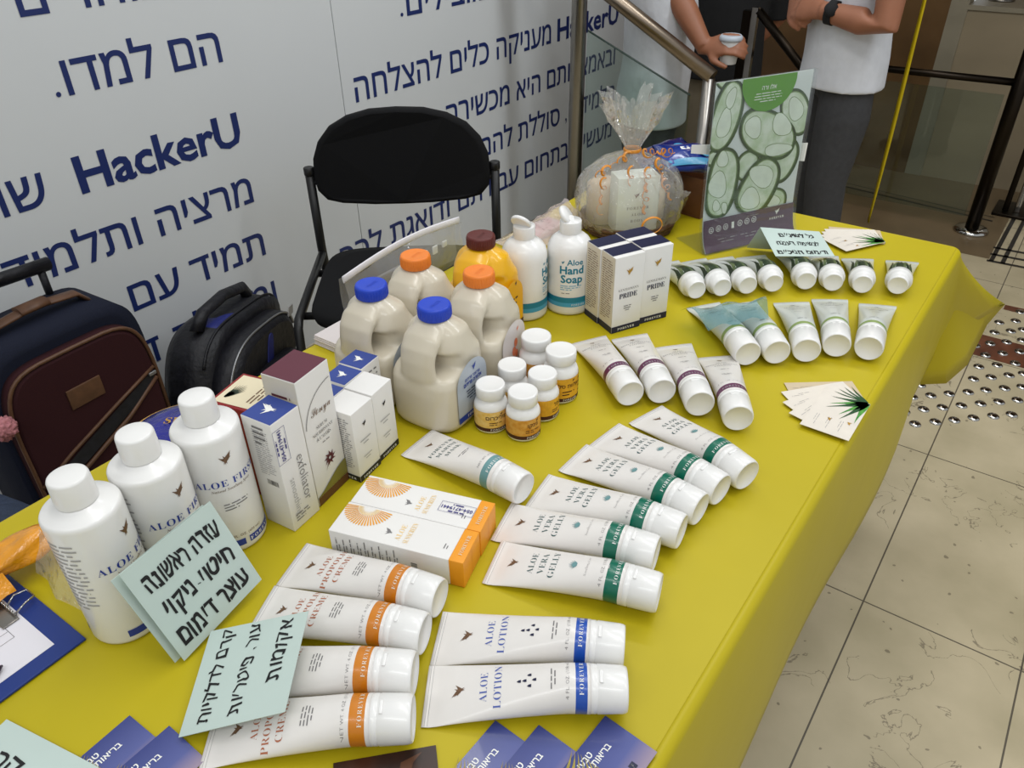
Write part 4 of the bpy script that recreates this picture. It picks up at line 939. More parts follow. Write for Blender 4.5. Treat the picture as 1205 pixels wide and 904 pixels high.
M_PBG = mat('pale_mint_paper', (216, 222, 220), .5, var=.05, scale=12); M_RIM = mat('dark_rind_print', (38, 60, 22), .5, var=.35, scale=60, rgb2=(62, 88, 38)); M_RIM2 = mat('mid_rind_print', (122, 146, 92), .5, var=.2, scale=60)
M_PULP = mat('pale_pulp_print', (216, 224, 208), .5, var=.18, scale=45, rgb2=(182, 200, 164)); M_PULP2 = mat('bright_pulp_print', (222, 230, 214), .5, var=.1, scale=50)
M_LIMEG = mat('leaf_green_print', (88, 152, 20), .5, var=.05); M_PURP = mat('dusky_purple_print', (88, 62, 82), .45, var=.06)
mb = MB(); rings = []
for i in range(31):
    s = .002+(PHT-.002)*i/30; y = pprof(s); rings.append([(0, y-.0002, s), (PWD, y-.0002, s), (PWD, y+.0002, s), (0, y+.0002, s)])
mb.loft(rings, M_PBG, smooth=False); mb.build('paper', po)
_e = [0]
def pfn(e): return lambda x, s: Vector((x, pprof(s)-.0003-e, s))
def zc(px, py):
    xl = 70-.056*(py-90); xr = 612-.189*(py-15); u = (px-xl)/(xr-xl); u = min(1, max(0, u)); yt = 90-75*u; yb = 712-82*u; v = min(1, max(0, (py-yt)/(yb-yt))); return (u*PWD, PHT-.001-v*.240)
def ell(cx, cy, a, b, rot, n=36, p=2.0, w=0.0):
    o_ = []; c, s_ = math.cos(math.radians(rot)), math.sin(math.radians(rot))
    for k in range(n):
        t = 2*PI*k/n; x = a*math.copysign(abs(math.cos(t))**(2/p), math.cos(t)); y = b*math.copysign(abs(math.sin(t))**(2/p), math.sin(t)); wob = 1+w*math.sin(3*t+cx)
        o_.append(zc(cx+(x*c-y*s_)*wob, cy+(x*s_+y*c)*wob))
    return o_
pr = MB(); ee = 0
def slice_(cx, cy, a, b, rot, p=2.2, rim=13, blobs=()):
    global ee
    for k, (da, m) in enumerate(((0, M_RIM), (rim, M_RIM2), (rim+5, M_PULP))):
        ee += .00004; pts = ell(cx, cy, a-da, b-da, rot, p=p, w=.015)
        q = [pts[0]]
        for t in pts[1:]:
            if (t[0]-q[-1][0])**2+(t[1]-q[-1][1])**2 > 1e-8: q.append(t)
        pr.poly(q, pfn(ee), m, .03)
    for bl in blobs:
        ee += .00004; pr.poly(ell(*bl, n=20, w=.08), pfn(ee), M_RIM2, .03); ee += .00004; pr.poly(ell(bl[0], bl[1], bl[2]-3, bl[3]-3, bl[4], n=20, w=.08), pfn(ee), M_PULP2, .03)
slice_(120, 95, 60, 30, 20, 2, 10); slice_(512, 205, 88, 108, -20, 2.2, 12, ((510, 190, 45, 55, -10),))
slice_(455, 430, 62, 118, 28, 2.2, 14); slice_(250, 450, 60, 80, 30, 2, 10); slice_(400, 615, 62, 60, 10, 2.6, 10, ((385, 625, 40, 35, 0),)); slice_(90, 410, 70, 40, -20, 2, 9)
slice_(128, 228, 78, 168, 18, 2.3, 14, ((120, 260, 36, 70, 15), (150, 150, 25, 50, 20)))
slice_(355, 305, 160, 112, 18, 2.3, 14, ((275, 275, 46, 52, 5), (430, 262, 58, 50, 40), (410, 375, 78, 30, -8)))
slice_(122, 532, 80, 172, 10, 2.4, 14, ((100, 540, 46, 66, 5), (120, 420, 30, 40, 10), (95, 640, 20, 30, 0), (135, 650, 16, 30, 0)))
slice_(308, 552, 92, 158, 32, 2.4, 15, ((325, 500, 66, 56, 20), (265, 610, 50, 58, 25)))
pr.build('aloe_picture', po)
pr = MB(); ee += .0003
gx, gw = PWD*.535, PWD*.285
half = [(gx+gw*math.cos(PI+PI*k/24), PHT-.0015-.058*abs(math.sin(PI+PI*k/24))**.9) for k in range(25)]
pr.poly([(gx-gw*.98, PHT-.0006)]+half[1:-1]+[(gx+gw*.98, PHT-.0006)], pfn(ee), M_LIMEG, .02); ee += .0002
pr.text(heb('אלו ורה'), pfn(ee), gx, PHT-.0225, .0105, M_WTXT2, 'c', .01, weight=.01)
pr.fine(gx-.031, PHT-.044, gx+.031, PHT-.026, 4, pfn(ee), M_WTXT2, .01, align='c', h=.3)
pr.build('green_half_circle', po)
pr = MB(); pr.rect(0, .003, PWD, .0605, pfn(ee-.0002), M_PURP, .02)
for i in range(7):
    cx = .018+.0165*i; cy = .0405+.0006*i
    ring = [(cx+.0058*math.cos(k*PI/8), cy+.0058*math.sin(k*PI/8)) for k in range(16)]; ri = [(cx+.0048*math.cos(k*PI/8), cy+.0048*math.sin(k*PI/8)) for k in range(16)]
    if i != 3:
        for k in range(16): pr.poly([ring[k], ring[(k+1) % 16], ri[(k+1) % 16], ri[k]], pfn(ee), M_WTXT2)
        for dy in (-.0018, .0012): pr.rect(cx-.003, cy+dy-.0006, cx+.003, cy+dy+.0006, pfn(ee), M_WTXT2)
    else: pr.rect(cx-.003, cy-.006, cx+.003, cy+.006, pfn(ee), M_WTXT2)
bird(pr, pfn(ee), .172, .050, .014, M_WTXT2); pr.text(serif('FOREVER'), pfn(ee), .172, .036, .0062, M_WTXT2, 'c', spacing=1.3)
pr.fine(.10, .051, .150, .054, 1, pfn(ee), M_PALEINK, .02); pr.fine(.015, .014, .20, .024, 2, pfn(ee), M_PALEINK, .02, h=.2)
pr.build('purple_foot', po)

# ================================================================== HANDWRITTEN MINT NOTES
M_MARK = mat('black_marker', (22, 22, 24), .7, var=.1)
def quad_card(name, label, q, lines, cat='note', size=.013, weight=.045, thick=.0006, fold=None, m=None, wob=.0009):
    """q: four corners in reading order top-left, top-right, bottom-right, bottom-left"""
    tl, tr, br, bl = [Vector(p) for p in q]; c = bl; g = thing(name, label, cat, c); mb = MB(); m = m or M_MINT
    ux = ((br-bl)+(tr-tl)).normalized(); uy0 = ((tl-bl)+(tr-br)); n = ux.cross(uy0).normalized(); wd = ((br-bl).length+(tr-tl).length)/2; ht = ((tl-bl).length+(tr-br).length)/2
    P = [v-c for v in (bl, br, tr, tl)]
    def fn(x, y, e=.0005):
        u, v = x/wd, y/ht; return (P[0]*(1-u)+P[1]*u)*(1-v)+(P[3]*(1-u)+P[2]*u)*v+n*e
    K = 8; gv = [fn(wd*i/K, ht*j/K, 0) for i in range(K+1) for j in range(K+1)]; lo = [p-n*thick for p in gv]
    qs = [(i*(K+1)+j, (i+1)*(K+1)+j, (i+1)*(K+1)+j+1, i*(K+1)+j+1) for i in range(K) for j in range(K)]
    mb.add(gv, qs, m, True); mb.add(lo, [f[::-1] for f in qs], m, True)
    edge = [j for j in range(K+1)]+[i*(K+1)+K for i in range(1, K+1)]+[K*(K+1)+j for j in range(K-1, -1, -1)]+[i*(K+1) for i in range(K-1, 0, -1)]
    mb.add([gv[e] for e in edge]+[lo[e] for e in edge], [(i, (i+1) % len(edge), len(edge)+(i+1) % len(edge), len(edge)+i) for i in range(len(edge))], m)
    for (s, u, v, fw, hs) in lines: mb.text(heb(s), fn, u*wd, v*ht, hs*ht/.75, M_MARK, 'c', .012, weight=weight, wob=wob, spacing=1.05, width=fw*wd)
    mb.build('front_leaf', g)
    if fold:
        mb = MB(); F = [Vector(p)-c for p in fold]; nn = (F[1]-F[0]).cross(F[3]-F[0]).normalized(); mb.loft([[p-nn*thick for p in F], F], m, smooth=False); mb.build('back_leaf', g)
    return g
z = TZ+.112
tl, tr, br, bl = T(140, 677, z), T(247, 590, z+.004), T(308, 682, TZ+.014), T(217, 778, TZ+.003)
quad_card('handwritten_note', 'folded mint note with three thick marker lines, leaning against the tall white bottles', (tl, tr, br, bl),
          [('עזרה ראשונה', .52, .69, .82, .19), ('חיטוי-ניקוי', .52, .40, .78, .19), ('עוצר דימום', .5, .10, .82, .20)], weight=.030, fold=(bl+Vector((-.006, .006, -.001)), br+Vector((-.002, .010, -.004)), tr+Vector((-.004, .008, -.006)), tl+Vector((-.006, .006, -.006))))
z = TZ+.047
tl, tr, br, bl = T(210, 868, TZ+.006), T(248, 743, TZ+.012), T(363, 719, TZ+.052), T(335, 838, TZ+.049)
quad_card('handwritten_note', 'mint note with thin marker writing lying on the orange-banded tubes', (tl, tr, br, bl), [('קרם לדלקיות', .52, .74, .90, .13), ('עור, פיטריות', .53, .45, .88, .13), ('אקזמות', .64, .14, .62, .14)], weight=.012)
tl, tr = T(894.5, 267.4, TZ+.062), T(964, 272.5, TZ+.062); bl, br = T(912.7, 301.6, TZ+.040), T(982.5, 301.6, TZ+.040)
fd = T(930, 312, TZ+.0)
quad_card('handwritten_note', 'small mint tent note propped over the leaf-printed tubes in front of the poster', (tl, tr, br, bl), [('גל לשיניים', .55, .70, .58, .15), ('לנשימה רעננה', .5, .40, .72, .15), ('ודימום חניכיים', .5, .08, .84, .15)], weight=.03,
          fold=(tl+Vector((.03, .028, -.058)), tr+Vector((.03, .028, -.058)), tr+Vector((0, 0, -.0012)), tl+Vector((0, 0, -.0012))))
tr, br_ = T(8, 847, TZ+.002), T(108, 899, TZ+.002); dx = (br_-tr).normalized()*.13; dy = Vector((-dx.y, dx.x, 0)).normalized()
c0 = tr; ux = (br_-tr).normalized(); uy = Vector((ux.y, -ux.x, 0)); uy = uy if (uy.x < 0) else -uy
g = thing('handwritten_note', 'mint note with marker writing at the table end below the clipboard', 'note', c0); mb = MB()
P = [Vector((0, 0, 0)), ux*.11, ux*.11+uy*.15, uy*.15]; zz = Vector((0, 0, .0006))
up_ = P[1].cross(P[3]).z; mb.loft([[p for p in P], [p+zz for p in P]] if up_ > 0 else [[p for p in P[::-1]], [p+zz for p in P[::-1]]], M_MINT, smooth=False)
hf = lambda x, y: ux*(.055)+uy*.035+Vector((0, 0, .0012))+(-uy)*0+(Vector((-ux.x, -ux.y, 0))*-1)*x+(-uy)*y
rx = ux; ry = Vector((-ux.y, ux.x, 0))
hf = lambda x, y: uy*.04+Vector((0, 0, .0012))+rx*x+ry*y
mb.text(heb('קרם'), hf, .030, .004, .024, M_MARK, 'c', .01, weight=.012, wob=.0008); mb.text(heb('לשיער'), hf, .060, -.020, .024, M_MARK, 'c', .01, weight=.012, wob=.0008)
mb.build('front_leaf', g)

# ================================================================== LEAFLET FANS
M_LFL = mat('cream_leaflet', (226, 218, 206), .5, var=.06, scale=30); M_TAN = mat('tan_leaflet', (204, 186, 156), .5, var=.05, scale=30); M_ALG = mat('aloe_green_print', (44, 124, 44), .5, var=.4, scale=120, rgb2=(84, 156, 60)); M_ALD = mat('deep_aloe_green_print', (24, 78, 34), .5, var=.3, scale=120)
def leaflet(px, th, L_, w, k, n, label, group):
    p = T(*px, TZ); a = math.radians(th); g = thing('leaflet', label, 'leaflet', (p.x, p.y, TZ+.0007+.0011*k), a, group); mb = MB()
    mb.box((0, -w, 0), (L_, 0, .0007), M_TAN if k == 0 else M_LFL)
    fn = plane((0, 0, .0007), (1, 0, 0), (0, 1, 0), .0003)
    if k == 0: mb.fine(L_*.5, -.012, L_*.85, -.003, 2, plane((0, 0, .0007), (1, 0, 0), (0, 1, 0), .0002), M_BROWN, h=.4)
    bird(mb, fn, L_*.62, -.010, .009, M_GOLD, rot=-.4)
    if k in (1, n-1): bird(mb, fn, L_*.66, -w*.55, .009, M_GOLD, rot=-.4)
    for i, (aa, ll) in enumerate(((-.1, .055), (-.3, .06), (-.55, .052), (-.8, .058), (-1.05, .05), (-1.3, .046)) if k == n-1 else ((-.75, .054), (-1.0, .062), (-1.2, .058), (-1.4, .046), (-.5, .05))):
        mb.poly(leafpoly(.001, -.003, aa, ll*L_/.095, .0042, .12*(-1)**i), fn, (M_ALG, M_ALD)[i % 2], .02)
    for y in (-w*.3, -w*.55, -w*.8): mb.fine(L_*.62, y-.003, L_*.93, y+.003, 2, fn, M_PALEINK, h=.18)
    mb.build('sheet', g)
pos = ['bottom tan-edged sheet of', 'second sheet up in', 'middle sheet of', 'sheet next to the top of', 'top sheet of']
for k in range(5):
    leaflet((1023, 480), 127+13.2*k, .096, .062, k, 5, pos[k]+' the aloe leaflet fan lying by the table edge', 'aloe leaflet fan by the table edge')
    leaflet((1041, 288), 112+9.5*k, .096, .066, k, 5, pos[k]+' the aloe leaflet fan at the far table corner', 'aloe leaflet fan at the far corner')

# ================================================================== BUSINESS CARDS, DARK CARD
def card_mat():
    m = bpy.data.materials.new('indigo_sky_print'); m.use_nodes = True; nt = m.node_tree; p = nt.nodes['Principled BSDF']; tc = nt.nodes.new('ShaderNodeTexCoord'); sep = nt.nodes.new('ShaderNodeSeparateXYZ'); nt.links.new(tc.outputs['Object'], sep.inputs[0])
    mr = nt.nodes.new('ShaderNodeMapRange'); mr.inputs[1].default_value = -.05; mr.inputs[2].default_value = .0; nt.links.new(sep.outputs[1], mr.inputs[0])
    cr = nt.nodes.new('ShaderNodeValToRGB'); nt.links.new(mr.outputs[0], cr.inputs[0]); e = cr.color_ramp.elements
    e[0].color = (lin(152), lin(136), lin(156), 1); e[1].color = (lin(52), lin(62), lin(124), 1); x = cr.color_ramp.elements.new(.35); x.color = (lin(84), lin(92), lin(150), 1)
    nt.links.new(cr.outputs[0], p.inputs['Base Color']); p.inputs['Roughness'].default_value = .18; p.inputs['Coat Weight'].default_value = .4; return m
M_CARD = card_mat(); M_YEL = mat('mustard_sprig_print', (168, 150, 60), .4, var=.3, scale=200)
def bcard(px, th, label, group, lift=0):
    p = T(*px, TZ); g = thing('business_card', label, 'card', (p.x, p.y, TZ+.0008+lift), math.radians(th), group); mb = MB()
    mb.box((-.092, -.052, 0), (0, 0, .0006), M_CARD); t = plane((0, 0, .0006), (1, 0, 0), (0, 1, 0), .0003)
    tt = lambda x, y: t(-.092+x, y)
    mb.text(heb('בריאות ויופי'), t, -.020, -.020, .0082, M_WTXT2, 'r', weight=.02); mb.text(heb('טבעי'), t, -.036, -.0295+.017, .0082, M_WTXT2, 'r', weight=.02)
    mb.rect(-.026, -.046, -.020, -.040, t, M_NAVY); mb.text('f', t, -.023, -.0452, .006, M_WTXT2, 'c', weight=.03); mb.text(heb('הנחות'), t, -.028, -.0452, .0062, M_NAVY, 'r', weight=.02)
    for i in range(9):
        mb.poly(leafpoly(-.062+.002*i, -.004-.0045*i, .25+.12*i, .020, .0012, .3), t, M_YEL)
    mb.build('card_face', g); return g
bl_ = ['glossy indigo card partly under the cobalt-banded tubes, end of its row of three', 'glossy indigo card in the middle of the row of three near the cobalt-banded tubes', 'glossy indigo card at the table end, the one of its row nearest the table edge']
b0 = bcard((583, 849), -2, bl_[0], 'indigo cards near the cobalt-banded tubes')
for px, th, l, k in (((634, 855), -3, bl_[1], 1), ((712, 845), -4, bl_[2], 2)):
    p = T(*px, TZ); dup(b0, (p.x, p.y, TZ+.0008+.0010*k), math.radians(th), l)
for px, th, l, k in (((153, 843), 2, 'glossy indigo card below the mint notes, the one lying underneath', 0), ((200, 856), 0, 'glossy indigo card below the mint notes, the one lying on top', 1)):
    p = T(*px, TZ); dup(b0, (p.x, p.y, TZ+.0008+.0010*k), math.radians(th), l, 'indigo cards below the mint notes')
M_DKC = mat('dark_brown_photo_print', (34, 20, 16), .3, var=.5, scale=25, rgb2=(70, 40, 28)); p = T(513, 878, TZ)
q = T(405, 897, TZ); th = math.atan2(q.y-p.y, q.x-p.x)
g = thing('postcard', 'dark brown glossy postcard at the table end between the tubes and indigo cards', 'postcard', (p.x, p.y, TZ+.0007), th); mb = MB(); mb.box((0, 0, 0), (.085, .12, .0006), M_DKC)
mb.poly([(.012, .004), (.02, .012), (.025, .03), (.02, .05), (.028, .052), (.034, .03), (.03, .01)], plane((0, 0, .0006), (1, 0, 0), (0, 1, 0), .0003), mat('chestnut_print', (92, 58, 38), .3, var=.3, scale=60)); mb.build('card_face', g)
p = T(408, 898, TZ); g2 = thing('postcard', 'corner of a brown postcard poking out beside the dark glossy one', 'postcard', (p.x-.004, p.y-.004, TZ+.0002), th+.5); mb = MB(); mb.box((0, 0, 0), (.06, .09, .0004), mat('brown_print', (96, 64, 40), .4, var=.2, scale=40)); mb.build('card_face', g2)

# ================================================================== CLIPBOARD, ROLLED POUCH, CLEAR FLAP
M_CBLUE = mat('cobalt_clipboard', (20, 50, 124), .45, var=.05, scale=15); M_PAPER = mat('white_paper', (226, 224, 230), .7, var=.02)
g = thing('clipboard', 'cobalt blue clipboard with sprung metal clip at the table end', 'clipboard', (-.012, .618, TZ), math.radians(1.5)); mb = MB(); mb.box((-.17, 0, .0004), (.152, .215, .0034), M_CBLUE, .001); mb.build('board', g)
mb = MB(); mb.box((.112, .075, .0042), (.128, .145, .0062), M_CHROME, .0008); mb.box((.126, .080, .0036), (.1285, .14, .008), M_CHROME, .0006)
for y in (.082, .135):
    mb.tube([(.126, y, .006), (.14, y, .012), (.15, y+.004, .010), (.15, y+.018, .010), (.138, y+.018, .013), (.127, y+.016, .007)], .0011, M_CHROME2, 8)
mb.tube([(.127, .08+.0012*i, .009+.0022*math.sin(i*1.6)) for i in range(50)], .0008, M_CHROME2, 6); mb.build('clip', g)
g = thing('form_sheet', 'white printed form sheet with a ruled table held on the clipboard', 'paper', (-.012, .618, TZ+.0036), math.radians(1.5)); mb = MB(); mb.box((-.16, .018, 0), (.131, .20, .0004), M_PAPER)
t = plane((0, 0, .0004), (1, 0, 0), (0, 1, 0), .0002)
for i in range(9): mb.rect(-.15, .058+.0115*i, .114, .0585+.0115*i, t, M_GREYINK)
for x in (.1135, .04, -.05): mb.rect(x, .058, x+.0005, .15, t, M_GREYINK)
mb.build('sheet', g)
p = T(0, 790, TZ+.005); g = thing('pen', 'dark purple pen lying on the form sheet', 'pen', (p.x, p.y, TZ+.0048), math.radians(200)); mb = MB(); mb.tube([(-.004, 0, .003), (.0, 0, .0042), (.02, 0, .0042), (.12, 0, .0042)], [.001, .003, .0042, .0042], mat('dark_purple_plastic', (44, 22, 46), .3, var=.1), 14); mb.build('barrel', g)
mb = MB(); mb.tube([(.09, 0, .0088), (.12, 0, .0084), (.124, 0, .005)], .0012, M_CHROME2, 8); mb.build('pen_clip', g)
M_ORF = mat('amber_foil', (238, 158, 20), .22, var=.25, scale=40, bump=.6, bscale=50, coat=.5)
g = thing('rolled_pouch', 'rolled amber yellow plastic pouch lying over the clipboard clip', 'pouch', (.075, .755, TZ+.030), math.radians(2)); mb = MB(); rings = []; rd = random.Random(5)
for i in range(26):
    t = i/25; x = -.10+.215*t; r = .0155*(1-.25*(1-t))*(1 if 0 < i < 25 else .75)+.003*math.sin(t*17)
    rings.append([(x+.006*math.sin(3*a+t*4), (r+.0022*math.sin(5*a+t*11))*math.cos(a)*1.25, (r+.002*math.sin(4*a+t*7))*math.sin(a)*.8) for a in [2*PI*k/28 for k in range(28)]])
mb.loft(rings, M_ORF); mb.build('pouch_body', g)
mb = MB(); vs = []
for i in range(9):
    for j in range(6): vs.append((-.02+.009*i, -.016-.003*j, .002-.004*j+.002*math.sin(i*1.3+j)))
mb.add(vs, [(i*6+j, (i+1)*6+j, (i+1)*6+j+1, i*6+j+1) for i in range(8) for j in range(5)], M_ORF, True); mb.build('loose_flap', g)
g = thing('clear_plastic_bag', 'clear crumpled plastic flap beside the nearest tall white bottle', 'bag', (.138, .668, TZ+.0095)); mb = MB(); vs = []
for i in range(10):
    for j in range(8): u, v = i/9, j/7; vs.append((.012+.020*v-.030*(1-u)*v*.3+.004*math.sin(i), -.045+.11*u, .004+.045*v*u+.003*math.sin(i*2.1+j)))
mb.add(vs, [(i*8+j, (i+1)*8+j, (i+1)*8+j+1, i*8+j+1) for i in range(9) for j in range(7)], film('crumpled_clear_film', (232, 230, 220), .80, .1, .7, 60), True); mb.build('film', g)

# blue foil packet behind the tall bottles
M_FOIL = mat('blue_foil', (24, 28, 150), .18, .45, var=.25, scale=30, bump=.5, bscale=45, coat=.5)
p = T(196, 505, TZ+.02); g = thing('foil_packet', 'round blue foil packet with gold rim and lettering behind the tall white bottles', 'packet', (p.x, p.y-.035, TZ)); mb = MB()
mb.lathe([(.064, 0), (.068, .006), (.068, .022), (.064, .030), (.05, .034), (.02, .036), (.001, .0362)], M_FOIL, 48); mb.build('packet_body', g)
mb = MB(); mb.tube([(.0685*math.cos(k*PI/24), .0685*math.sin(k*PI/24), .026) for k in range(49)], .0016, M_GOLD, 8); mb.text(serif('SURE'), plane((0, 0, .0365), (math.cos(-.9), math.sin(-.9), 0), (math.sin(.9), math.cos(.9), 0), .0012), 0, .010, .018, M_GOLD, 'c', .01, weight=0); mb.build('gold_rim', g)

# papers and zip bag behind the jugs
g = thing('paper_stack', 'low stack of white cards at the table edge behind the blue-capped jug', 'paper stack', (.645, .790, TZ)); mb = MB()
for i in range(6): mb.box((.001*(i % 3), .001*((i*2) % 3), .0003+.0026*i), (.10+.001*(i % 2), .070, .0026*(i+1)), mat('pinkish_paper', (214, 206, 204), .7, var=.05), .0003)
mb.build('sheets', g)
M_ZIP = film('zip_bag_film', (220, 220, 220), .80, .12, .5, 30)
zl, zr = onY(405, 332, .862), onY(541, 261, .862)
g = thing('zip_bag', 'clear zip bag with white top strip standing behind the orange-capped jug', 'bag', (zl.x, .862, TZ)); W_ = zr.x-zl.x; hz0, hz1 = zl.z-TZ, zr.z-TZ
mb = MB(); vs = []
for i in range(13):
    for j in range(9):
        u, v = i/12, j/8; top_ = hz0*(1-u)+hz1*u+.012*math.sin(PI*u); vs.append((u*W_, -.020*math.sin(PI*v)*math.sin(PI*u)-.004*v+.003*math.sin(i*1.7+j), .001+top_*v))
mb.add(vs, [(i*9+j, (i+1)*9+j, (i+1)*9+j+1, i*9+j+1) for i in range(12) for j in range(8)], M_ZIP, True)
vs = [(x, .012-(y*.3), z) for x, y, z in vs]; mb.add(vs, [(i*9+j, i*9+j+1, (i+1)*9+j+1, (i+1)*9+j) for i in range(12) for j in range(8)], M_ZIP, True); mb.build('film', g)
mb = MB(); mb.tube([(u*W_, .002, hz0*(1-u)+hz1*u+.012*math.sin(PI*u)+.003) for u in [k/16 for k in range(17)]], [(.0065, .0016)]*17, M_PAPER, 8, flat=(0, 0, 1)); mb.build('top_strip', g)
mb = MB()
for k in range(5): mb.box((W_*(.45+.09*k), -.004, .03+.004*k), (W_*(.45+.09*k)+.012, -.001, hz1*.75), M_WTXT2, .001)
mb.box((W_*.12, 0, .002), (W_*.5, .006, hz0*.7), M_GREYINK, .002); mb.build('contents', g)

# ================================================================== GIFT BASKET
M_WICK = mat('brown_wicker', (104, 72, 44), .6, var=.5, scale=150, bump=.8, bscale=260)
M_CELLO = film('cellophane', (250, 247, 242), .80, .08, 1.0, 42, 0.75)
M_RIB = mat('orange_curling_ribbon', (226, 146, 40), .35, var=.15, scale=60, coat=.4)
bc = T(742, 270); g = thing('gift_basket', 'gift basket wrapped in clear cellophane and tied with curled orange ribbon', 'gift basket', (bc.x+.012, bc.y+.015, TZ), math.radians(-42))
mb = MB(); mb.lathe([(.078, .0005), (.086, .002), (.094, .022), (.096, .026), (.090, .027), (.082, .006), (.001, .005)], M_WICK, 48)
for k in range(3): mb.tube([((.088+.003*k+.0016*math.cos(j*PI/2))*math.cos(2*PI*j/64), (.088+.003*k+.0016*math.cos(j*PI/2))*math.sin(2*PI*j/64), .006+.008*k) for j in range(65)], .0035, M_WICK, 8)
mb.build('wicker_tray', g)
M_GBOX = mat('pale_mint_box', (212, 222, 214), .4, var=.04)
mb = MB(); mb.box((-.042, -.052, .008), (.042, -.004, .118), M_GBOX, .0015); f_ = plane((0, -.052, 0), (1, 0, 0), (0, 0, 1), .0006); bird(mb, f_, -.004, .083, .014, M_BROWN)
for i, s in enumerate(('FOREVER', 'ALOE', 'BODY')): mb.text(serif(s), f_, 0, .055-.013*i, .008, M_GREYINK, 'c', spacing=1.3)
mb.build('inner_box', g)
mb = MB(); mb.lathe([(.03, .008), (.032, .01), (.032, .07), (.02, .08), (.018, .09), (.001, .091)], mat('cream_jar', (226, 212, 186), .4, var=.05), 32, M=Matrix.Translation((.05, .02, 0))); mb.lathe([(.028, .008), (.03, .01), (.03, .085), (.02, .095), (.001, .096)], mat('beige_jar', (206, 188, 160), .4, var=.05), 32, M=Matrix.Translation((-.048, .025, 0))); mb.build('inner_jars', g)
rd = random.Random(11); rings = []; NS = 72
ph = [rd.uniform(0, 6.28) for _ in range(8)]
prof = [(.092, .010, .03), (.103, .03, .05), (.106, .06, .06), (.101, .09, .07), (.088, .112, .09), (.062, .130, .14), (.034, .143, .18), (.0165, .152, .12), (.0135, .158, .10), (.017, .165, .2), (.026, .178, .28), (.036, .196, .36), (.045, .215, .42), (.052, .232, .46), (.056, .246, .5)]
for i, (r, z, am) in enumerate(prof):
    ring = []
    for k in range(NS):
        a = 2*PI*k/NS; w = sum(math.sin((3+2*q)*a+ph[q]+i*.25*(q % 3-1)) for q in range(6))/6; w += .5*math.sin(23*a+i*.5+ph[6])
        rr = r*(1+am*w); zz = z+(.012*math.sin(5*a+ph[7]) if i > 11 else 0)+(.010*w if i > 9 else 0); ring.append((rr*math.cos(a), rr*math.sin(a)*.92, zz))
    rings.append(ring)
mb = MB(); mb.loft(rings, M_CELLO, True, False, False, True); 
# loose side flaps of the wrap
for sx in (-1, 1):
    vs = []
    for i in range(11):
        for j in range(7): u, v = i/10, j/6; vs.append((sx*(.085+.034*u*(1-.3*v)), -.03+.07*v+.010*math.sin(i*1.4), max(.004, .085-.060*u*v+.016*math.sin(j*1.2+i*.9)-.03*u)))
    mb.add(vs, [(i*7+j, (i+1)*7+j, (i+1)*7+j+1, i*7+j+1) for i in range(10) for j in range(6)], M_CELLO, True)
mb.build('cellophane_wrap', g)
mb = MB(); mb.tube([(.0165*math.cos(k*PI/8), .0165*math.sin(k*PI/8), .155) for k in range(17)], (.0035, .0012), M_RIB, 6, flat=(0, 0, 1))
def curl(p, d, n, R, pitch):
    pts = []
    for k in range(n*10): a = k*2*PI/10; pts.append(Vector(p)+Vector(d)*(pitch*k/10)+Vector((R*math.cos(a), .35*R*math.sin(a)-.004, R*math.sin(a)))*(.6+.4*math.sin(k*.21)))
    mb.tube(pts, [(.0028, .0006)]*len(pts), M_RIB, 6)
curl((-.012, -.020, .155), (-.85, -.25, -.35), 5, .007, .018); curl((.014, -.022, .155), (.8, -.2, .02), 5, .0085, .014); curl((.036, -.040, .145), (.28, -.42, -.95), 6, .0075, .012); curl((.012, -.054, .135), (-.05, -.12, -1), 6, .007, .014); curl((-.02, -.050, .14), (-.05, -.15, -1), 2, .006, .018)
curl((-.07, -.045, .12), (-.12, -.1, -1), 4, .007, .016)
mb.tube([(.008+.020*math.cos(k*PI/8), -.112, .045+.016*math.sin(k*PI/8)) for k in range(17)], [(.0024, .0008)]*17, M_RIB, 6); mb.build('ribbon', g)

# brown box with blue packets behind the poster
M_CRD = mat('brown_cardboard', (112, 70, 38), .65, var=.2, scale=30)
g = thing('cardboard_box', 'brown cardboard box between the gift basket and the poster', 'box', (1.515, .640, TZ), math.radians(-8)); mb = MB()
mb.box((-.07, -.07, 0), (.07, .07, .003), M_CRD)
for a in (((-.07, -.07, .0032), (.07, -.066, .082)), ((-.07, .066, .0032), (.07, .07, .082)), ((-.07, -.066, .0032), (-.066, .066, .082)), ((.066, -.066, .0032), (.07, .066, .082))): mb.box(*a, M_CRD, .0008)
mb.build('box_body', g)
M_CHIP = mat('blue_glossy_wrapper', (20, 28, 98), .2, var=.35, scale=14, bump=.35, bscale=35, coat=.6); M_CHIP2 = mat('azure_glossy_wrapper', (26, 52, 138), .2, var=.4, scale=14, bump=.35, bscale=35, coat=.6); M_CYAN = mat('cyan_wrapper_stripe', (70, 150, 190), .25, var=.1)
